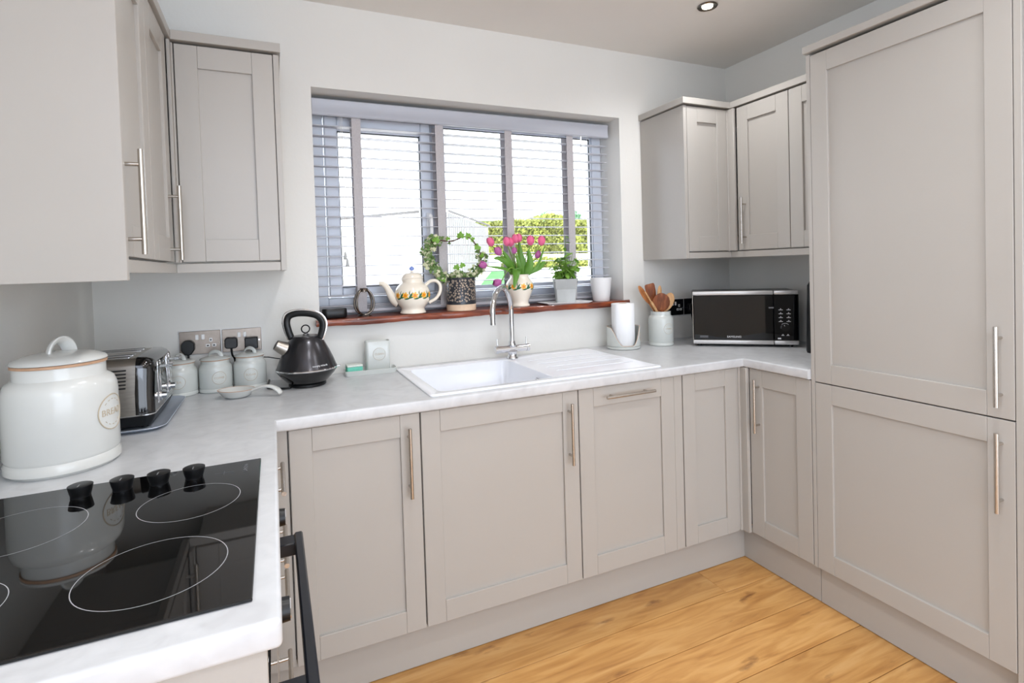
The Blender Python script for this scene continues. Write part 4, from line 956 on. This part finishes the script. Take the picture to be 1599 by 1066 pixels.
# tulips
petb = {}
def petal_mesh(m):
    b = bmesh.new(); n, k = 8, 6; g = []
    for i in range(n+1):
        s_ = i/n; r_ = prof_r([(.003, 0), (.0095, .12), (.0132, .28), (.0148, .48), (.0138, .72), (.0105, .9), (.0065, 1.0)])(s_); wa = 1.02*math.sin(PI*min(s_*.86+.14, 1))**.6+.02
        g.append([b.verts.new((r_*math.cos(wa*(2*j/k-1)), r_*math.sin(wa*(2*j/k-1)), .038*s_)) for j in range(k+1)])
    for i in range(n):
        for j in range(k): b.faces.new((g[i][j], g[i][j+1], g[i+1][j+1], g[i+1][j]))
    o_ = B(); o_.bm.free(); o_.bm = b; me = o_.mesh('petal', 80, False); me.materials.append(MATS[m]); return me
PM = {m: petal_mesh(m) for m in ('tulip_pink', 'tulip_purple')}
VB = Vector((1.098, .016, ZS))
def tulip(label, head, m, scale=1.0, tilt=None, base=(0, 0), droop=False, leaf=None, group=None):
    head = Vector(head); b0 = Vector((VB.x+base[0], VB.y+base[1], ZS+.035)); t = thing('tulip', label, 'tulip', b0, 0, group)
    neck = Vector((VB.x+base[0]*1.3, VB.y+base[1]*1.3, ZS+.158)); d = (head-neck)
    if droop:
        pth = [b0, neck, neck+Vector(((head.x-neck.x)*.35, (head.y-neck.y)*.6, .030)), neck+Vector(((head.x-neck.x)*.7, (head.y-neck.y)*.9, max(d.z, 0)*.7+.006)), head]
    else:
        pth = [b0, neck, neck+Vector((d.x*.35, d.y*.35, d.z*.52)), head]
    sp_ = smooth_path([p-b0 for p in pth], 6); b = B(); b.tube(sp_, .0026, 8); b.build('stem', 'stem_green', t)
    ax = (sp_[-1]-sp_[-3]).normalized() if tilt is None else Vector(tilt).normalized()
    q = Vector((0, 0, 1)).rotation_difference(ax)
    for k in range(6):
        inner = k >= 3; e = (q @ __import__('mathutils').Euler((0, 0, 2*PI*k/3+(1.05 if inner else 0)), 'XYZ').to_quaternion())
        p = link('petal', PM[m], None, t, loc=head-b0-ax*.002); p.rotation_mode = 'QUATERNION'; p.rotation_quaternion = e
        s_ = 1.1*scale*(.9 if inner else 1.0); p.scale = (s_, s_, s_*(1.02 if inner else 1))
    for lf in (leaf or []):
        pts, w = lf; c = [Vector(p) for p in smooth_path([Vector(p)-b0 for p in pts], 6)]; n = len(c); b = B(); bm = b.bm; rows = []
        for i, p in enumerate(c):
            tg = (c[min(i+1, n-1)]-c[max(i-1, 0)]).normalized(); vw = (Vector((0, -2.3, 1.33))-VB).normalized(); vw = Vector((-.42, -.9, .1)); sd = tg.cross(vw).normalized(); nn = sd.cross(tg)
            ww = w*math.sin(PI*(.14+.86*i/(n-1)))**.75+.0006
            rows.append([bm.verts.new(p+sd*ww*s_-nn*abs(s_)*ww*.35) for s_ in (-1, -.5, 0, .5, 1)])
        for a, d_ in zip(rows, rows[1:]):
            for k in range(4): bm.faces.new((a[k], a[k+1], d_[k+1], d_[k]))
        b.build('leaf', 'tulip_leaf', t, recalc=False, smooth=80)
    return t
Z = ZS
NK = lambda dx_, dy_=0: (VB.x+dx_, VB.y+dy_, Z+.150)
BT = lambda dx_, dy_=0: (VB.x+dx_, VB.y+dy_, Z+.06)
tulip('pink tulip leaning out with one petal peeling away beside the ivy', (.955, .005, 1.432), 'tulip_pink', 1.12, (-.35, 0, 1), (-.024, .004), leaf=[([BT(-.018), NK(-.026), (1.045, .0, 1.34), (1.005, -.005, 1.41)], .020)])
tulip('purple-pink tulip bud tilted below the peeling pink bloom', (.985, -.015, 1.388), 'tulip_purple', 1.12, (-.5, -.1, 1), (-.018, -.010))
tulip('round pink tulip at the tallest cluster of the bunch', (1.036, .010, 1.432), 'tulip_pink', 1.12, (-.1, 0, 1), (-.010, .010), group='pink tulips at the top of the bunch')
tulip('round pink tulip at the tallest cluster of the bunch', (1.060, .022, 1.430), 'tulip_pink', 1.10, (0, 0, 1), (-.004, .016), group='pink tulips at the top of the bunch')
tulip('round pink tulip at the tallest cluster of the bunch', (1.080, .006, 1.446), 'tulip_pink', 1.08, (-.1, 0, 1), (.002, -.004), group='pink tulips at the top of the bunch', leaf=[([BT(0), NK(0, -.01), (1.095, -.01, 1.36), (1.094, -.005, 1.452)], .017)])
tulip('round pink tulip at the tallest cluster of the bunch', (1.098, .018, 1.448), 'tulip_pink', 1.08, (.12, 0, 1), (.008, .012), group='pink tulips at the top of the bunch')
tulip('open pink tulip on a pale stem right of the tall leaf', (1.160, .012, 1.434), 'tulip_pink', 1.20, (.05, 0, 1), (.018, .006), leaf=[([BT(.014), NK(.022, -.006), (1.145, -.008, 1.34), (1.140, -.004, 1.415)], .021)])
tulip('deep pink upright tulip nearest the herb pot', (1.217, .008, 1.432), 'tulip_pink', 1.20, (.12, 0, 1), (.026, .0), leaf=[([BT(.02), NK(.030, -.008), (1.185, -.006, 1.33), (1.232, -.004, 1.435)], .008), ([BT(.024), NK(.034, -.004), (1.195, .0, 1.322), (1.225, .004, 1.345), (1.238, .004, 1.34)], .013)])
tulip('small purple tulip bud in the middle of the leaves', (1.057, -.020, 1.394), 'tulip_purple', .80, (0, -.2, 1), (-.004, -.016), leaf=[([BT(-.006), NK(-.006, -.016), (1.082, -.02, 1.33), (1.070, -.015, 1.395)], .013)])
tulip('fading purple-pink tulip below the deep pink one', (1.203, .030, 1.370), 'tulip_purple', 1.0, (.25, 0, 1), (.022, .016), leaf=[([BT(.008, .01), NK(.010, .012), (1.120, .015, 1.34), (1.105, .02, 1.42)], .019)])
tulip('drooping purple tulip reaching toward the ivy leaves', (.918, -.010, 1.338), 'tulip_purple', 1.06, (-1, -.05, .35), (-.026, -.006), droop=True, leaf=[([BT(-.02), NK(-.034, -.010), (1.02, -.02, 1.318), (.965, -.022, 1.330), (.925, -.02, 1.336)], .007), ([BT(-.016), NK(-.030), (1.03, -.01, 1.345), (.985, -.012, 1.372), (.955, -.012, 1.372)], .014)])
tulip('purple tulip hanging low over the tap', (.985, -.022, 1.262), 'tulip_purple', 1.10, (-1, -.05, -.12), (-.022, -.020), droop=True, leaf=[([BT(-.012, -.014), NK(-.024, -.026), (1.062, -.032, 1.318), (1.045, -.060, 1.285), (1.030, -.066, 1.232)], .019)])
# herb pot on dish
t = thing('pot_tray', 'flat patterned white dish beneath the zinc herb pot', 'tray', (1.345, .016, ZS), -.06)
b = B(); b.loft([rrect(-.110, .110, -.054, .054, .004, .0), rrect(-.126, .126, -.066, .066, .004, .009), rrect(-.124, .124, -.064, .064, .004, .0105), rrect(-.108, .108, -.052, .052, .004, .003)]); b.build('dish', 'white_plastic', t, smooth=30)
pb = B()
for i in range(14):
    for j in range(6):
        x, y = -.098+.0151*i, -.042+.0165*j
        if (i+j) % 2: pb.poly([(x+.006*math.cos(a), y+.0065*math.sin(a), .0034) for a in (0, PI/2, PI, 1.5*PI)])
tag(pb.build('dish_pattern', 'black_plastic', t, recalc=False, smooth=0), kind='stuff')
t = thing('herb_pot', 'leafy green herb growing in a square zinc pot', 'potted plant', (1.349, .014, ZS+.0034), -.42)
b = B(); b.loft([rrect(-.046, .046, -.046, .046, .008, 0), rrect(-.052, .052, -.052, .052, .008, .070), rrect(-.054, .054, -.054, .054, .008, .072), rrect(-.059, .059, -.059, .059, .008, .118), rrect(-.061, .061, -.061, .061, .008, .121), rrect(-.058, .058, -.058, .058, .007, .121), rrect(-.055, .055, -.055, .055, .007, .095)]); b.build('pot', 'zinc', t, smooth=40)
b = B(); b.box(-.056, .056, -.056, .056, .102, .108); b.build('soil', 'soil', t)
def herb_leaf_mesh():
    b = bmesh.new(); n = 8; rows = []
    for i in range(n+1):
        s_ = i/n; w = .0105*math.sin(PI*(.06+.94*s_))**.8+.0003; z_ = -.018*s_*s_
        rows.append([b.verts.new((x_, .044*s_, z_-abs(x_)*.25)) for x_ in (-w, 0, w)])
    for a, d_ in zip(rows, rows[1:]):
        for k in range(2): b.faces.new((a[k], a[k+1], d_[k+1], d_[k]))
    o_ = B(); o_.bm.free(); o_.bm = b; return o_.mesh('leaf', 80, False)
HL = herb_leaf_mesh(); rr = random.Random(21)
sb = B(); tips = []
for i in range(30):
    a = rr.uniform(0, 6.28); r0 = rr.uniform(0, .04); base = Vector((r0*math.cos(a), r0*math.sin(a), .105)); hgt = rr.uniform(.05, .125); r1 = r0+rr.uniform(.01, .045)
    tip = Vector((r1*math.cos(a), r1*math.sin(a), .105+hgt)); tips.append((base, tip))
tips.append((Vector((.004, -.01, .105)), Vector((.008, -.012, .335)))); tips.append((Vector((.014, -.02, .105)), Vector((.038, -.03, .25)))); tips.append((Vector((.02, -.02, .105)), Vector((.06, -.035, .19))))
for base, tip in tips:
    mid = (base+tip)/2+Vector((rr.uniform(-.006, .006), 0, .01)); pth = smooth_path([base, mid, tip], 5); sb.tube(pth, .0013, 6)
    n = 5 if tip.z < .3 else 10
    for k in range(n):
        p = pth[min(int(2+k*(len(pth)-3)/(n-1)), len(pth)-1)] if n > 1 else tip
        s_ = rr.uniform(.6, 1.1)*(1 if tip.z < .3 else .66)
        if tip.x > .035: s_ *= 1.25
        link('leaf', HL, 'herb_leaf', t, loc=p, rot=(rr.uniform(-.6, .5), rr.uniform(-.4, .4), rr.uniform(0, 6.28))).scale = (s_, s_, s_)
sb.build('stems', 'stem_green', t)
t = thing('plant_pot', 'plain white tapered plant pot empty on the sill end', 'pot', (1.570, .026, ZS))
B().lathe([(.041, 0), (.0435, .002), (.0445, .02), (.0455, .022), (.0560, .118), (.0565, .121), (.0540, .121), (.0525, .116), (.042, .014), (.01, .012)], 48).build('body', 'white_plastic', t, smooth=50)

# ------------------------------------------------------------------ ceiling downlight
def downlight(x, y, where):
    t = thing('ceiling_downlight', 'recessed round downlight with dark metal bezel in the ceiling '+where, 'downlight', (x, y, ZC), 0, 'ceiling downlights')
    B().lathe([(.026, -.0008), (.041, -.0008), (.043, -.004), (.040, -.007), (.030, -.006), (.026, -.003)], 36).build('bezel', 'dark_chrome', t)
    B().lathe([(.001, -.0035), (.0225, -.0035), (.0225, -.0064), (.001, -.0064)], 24).build('lamp', 'lens_glow', t)
    d = bpy.data.lights.new('downlight_lamp', 'SPOT'); d.energy = 17; d.color = (.98, .98, .99); d.spot_size = 2.7; d.spot_blend = 1.0; d.shadow_soft_size = .06
    o_ = bpy.data.objects.new('downlight_lamp', d); COL.objects.link(o_); o_.parent = t; o_.location = (0, 0, -.02)
for p in ((1.772, -.553, 'by the fridge corner'), (.42, -.95, 'above the left worktop'), (.42, -1.75, 'above the hob end'), (1.35, -1.75, 'in mid room'), (.42, -2.9, 'behind the hob end'), (1.35, -2.9, 'near the rear doors')): downlight(*p)

# ------------------------------------------------------------------ garden seen through the window
bm = bmesh.new(); rows = [[bm.verts.new(p) for p in ((x, y_, z_) for x in (-12, 30))] for y_, z_ in ((.32, -.1), (1.2, .2), (3.8, .72), (9, 1.60), (45, 1.7))]
for a, c in zip(rows, rows[1:]): bm.faces.new((a[0], a[1], c[1], c[0]))
g = B(); g.bm.free(); g.bm = bm
struct(g.build('ground', 'paving', smooth=0))
bm = bmesh.new(); q = [bm.verts.new(p) for p in ((2.75, 5.2, .96), (3.45, 5.2, .96), (4.05, 6.9, 1.25), (3.72, 6.9, 1.25))]; bm.faces.new(q); b = B(); b.bm.free(); b.bm = bm
tag(b.build('lawn', 'lawn', smooth=0), 'strip of bright green lawn beside the white outbuilding', 'lawn', kind='stuff')
t = thing('outbuilding', 'white rendered outbuilding with pale roof edge beyond the window', 'building', (2.26, 5.0, .6))
c0 = Vector((0, 0, 0)); f1 = Vector((-1.27, 1.5, 0)); s1 = Vector((1.72, 2.75, 0)); up = Vector((0, 0, 1.5))
b = B(); b.loft([[c0, s1, f1+s1, f1], [c0+up, s1+up+Vector((0, 0, .02)), f1+s1+up, f1+up]]); b.build('wall', 'render_white', t, smooth=0)
fd = f1.normalized(); sd_ = s1.normalized(); out = Vector((-fd.y, fd.x, 0)); out = out if out.y < 0 else -out
b = B(); b.prism([c0+up+out*.10-fd*.05+Vector((0, 0, .045)), c0+up+out*.10-fd*.05+Vector((0, 0, .075)), c0+up+Vector((0, 0, .085)), c0+up+Vector((0, 0, .045))], f1+fd*.1); b.build('roof_edge', 'roof_edge', t, smooth=0)
b = B(); L = s1.length; nb = 26; outs = Vector((sd_.y, -sd_.x, 0))
for i in range(nb):
    p = s1*(i/nb)+outs*.012; e = s1*((i+.62)/nb)+outs*.012
    b.prism([p, e, e+up+Vector((0, 0, .03)), p+up+Vector((0, 0, .03))], outs*.03)
b.build('cladding', 'fence_white', t, smooth=0)
b = B(); b.prism([outs*.06+up+Vector((0, 0, .03)), s1+outs*.06+up+Vector((0, 0, .05)), s1+outs*.06+up+Vector((0, 0, .08)), outs*.06+up+Vector((0, 0, .06))], outs*.02); b.build('verge_board', 'roof_edge', t, smooth=0)
def hedge(name, label, cat, x0, x1, y0, y1, z0, z1, n, s, m='hedge_leaf', core='hedge_core', seed=1, wob=.08):
    t = thing(name, label, cat, ((x0+x1)/2, (y0+y1)/2, z0)); r = random.Random(seed); cx, cy = (x0+x1)/2, (y0+y1)/2
    B().box(x0-cx, x1-cx, y0-cy+.1, y1-cy, 0, z1-z0-.05).build('core', core, t, smooth=0)
    b = B()
    for i in range(n):
        x = r.uniform(x0, x1); w = wob*math.sin(x*2.1+seed)+wob*.6*math.sin(x*5.3)
        if r.random() < .75: p = Vector((x-cx, y0-cy+r.uniform(0, .12), r.uniform(0, z1-z0+w)))
        else: p = Vector((x-cx, r.uniform(y0, y1)-cy, z1-z0+w+r.uniform(-.06, .02)))
        nn = Vector((r.uniform(-1, 1), r.uniform(-1.2, .1), r.uniform(-.3, 1))).normalized(); u_ = nn.orthogonal().normalized(); v_ = nn.cross(u_); q_ = s*r.uniform(.6, 1.3)
        b.poly([p+u_*q_, p+v_*q_*.6, p-u_*q_, p-v_*q_*.6])
    tag(b.build('foliage', m, t, recalc=False, smooth=0), kind='stuff'); return t
hedge('hedge', 'tall clipped yellow-green hedge at the end of the garden', 'hedge', 4.35, 9.4, 9.0, 9.9, 1.55, 2.44, 9000, .045)
hedge('hedge', 'low clipped hedge row in front of the tall hedge', 'hedge', 4.1, 7.4, 7.1, 7.35, 1.27, 1.45, 1600, .035, seed=4, wob=.02)
hedge('shrub', 'small green shrub beside the outbuilding wall', 'shrub', .62, .93, 6.4, 6.9, 1.1, 1.95, 700, .04, seed=6)
t = thing('tree', 'hazy green tree showing above the tall hedge', 'tree', (8.9, 14.0, 1.65))
b = B(); b.tube([(0, 0, 0), (.05, 0, .8), (0, 0, 1.4)], [.09, .07, .03], 8); b.build('trunk', 'stem_brown', t)
r = random.Random(9); b = B()
for i in range(1500):
    c = [(-.2, 1.15, .38), (.85, 1.25, .30), (.3, .9, .4)][i % 3]; d_ = Vector((r.gauss(0, 1), r.gauss(0, 1), r.gauss(0, 1))).normalized()*c[2]*r.random()**.4
    p = Vector((c[0], 0, c[1]))+d_; nn = Vector((r.uniform(-1, 1), -1, r.uniform(-1, 1))).normalized(); u_ = nn.orthogonal().normalized(); v_ = nn.cross(u_); q_ = .05
    b.poly([p+u_*q_, p+v_*q_*.6, p-u_*q_, p-v_*q_*.6])
tag(b.build('foliage', 'tree_leaf', t, recalc=False, smooth=0), kind='stuff')
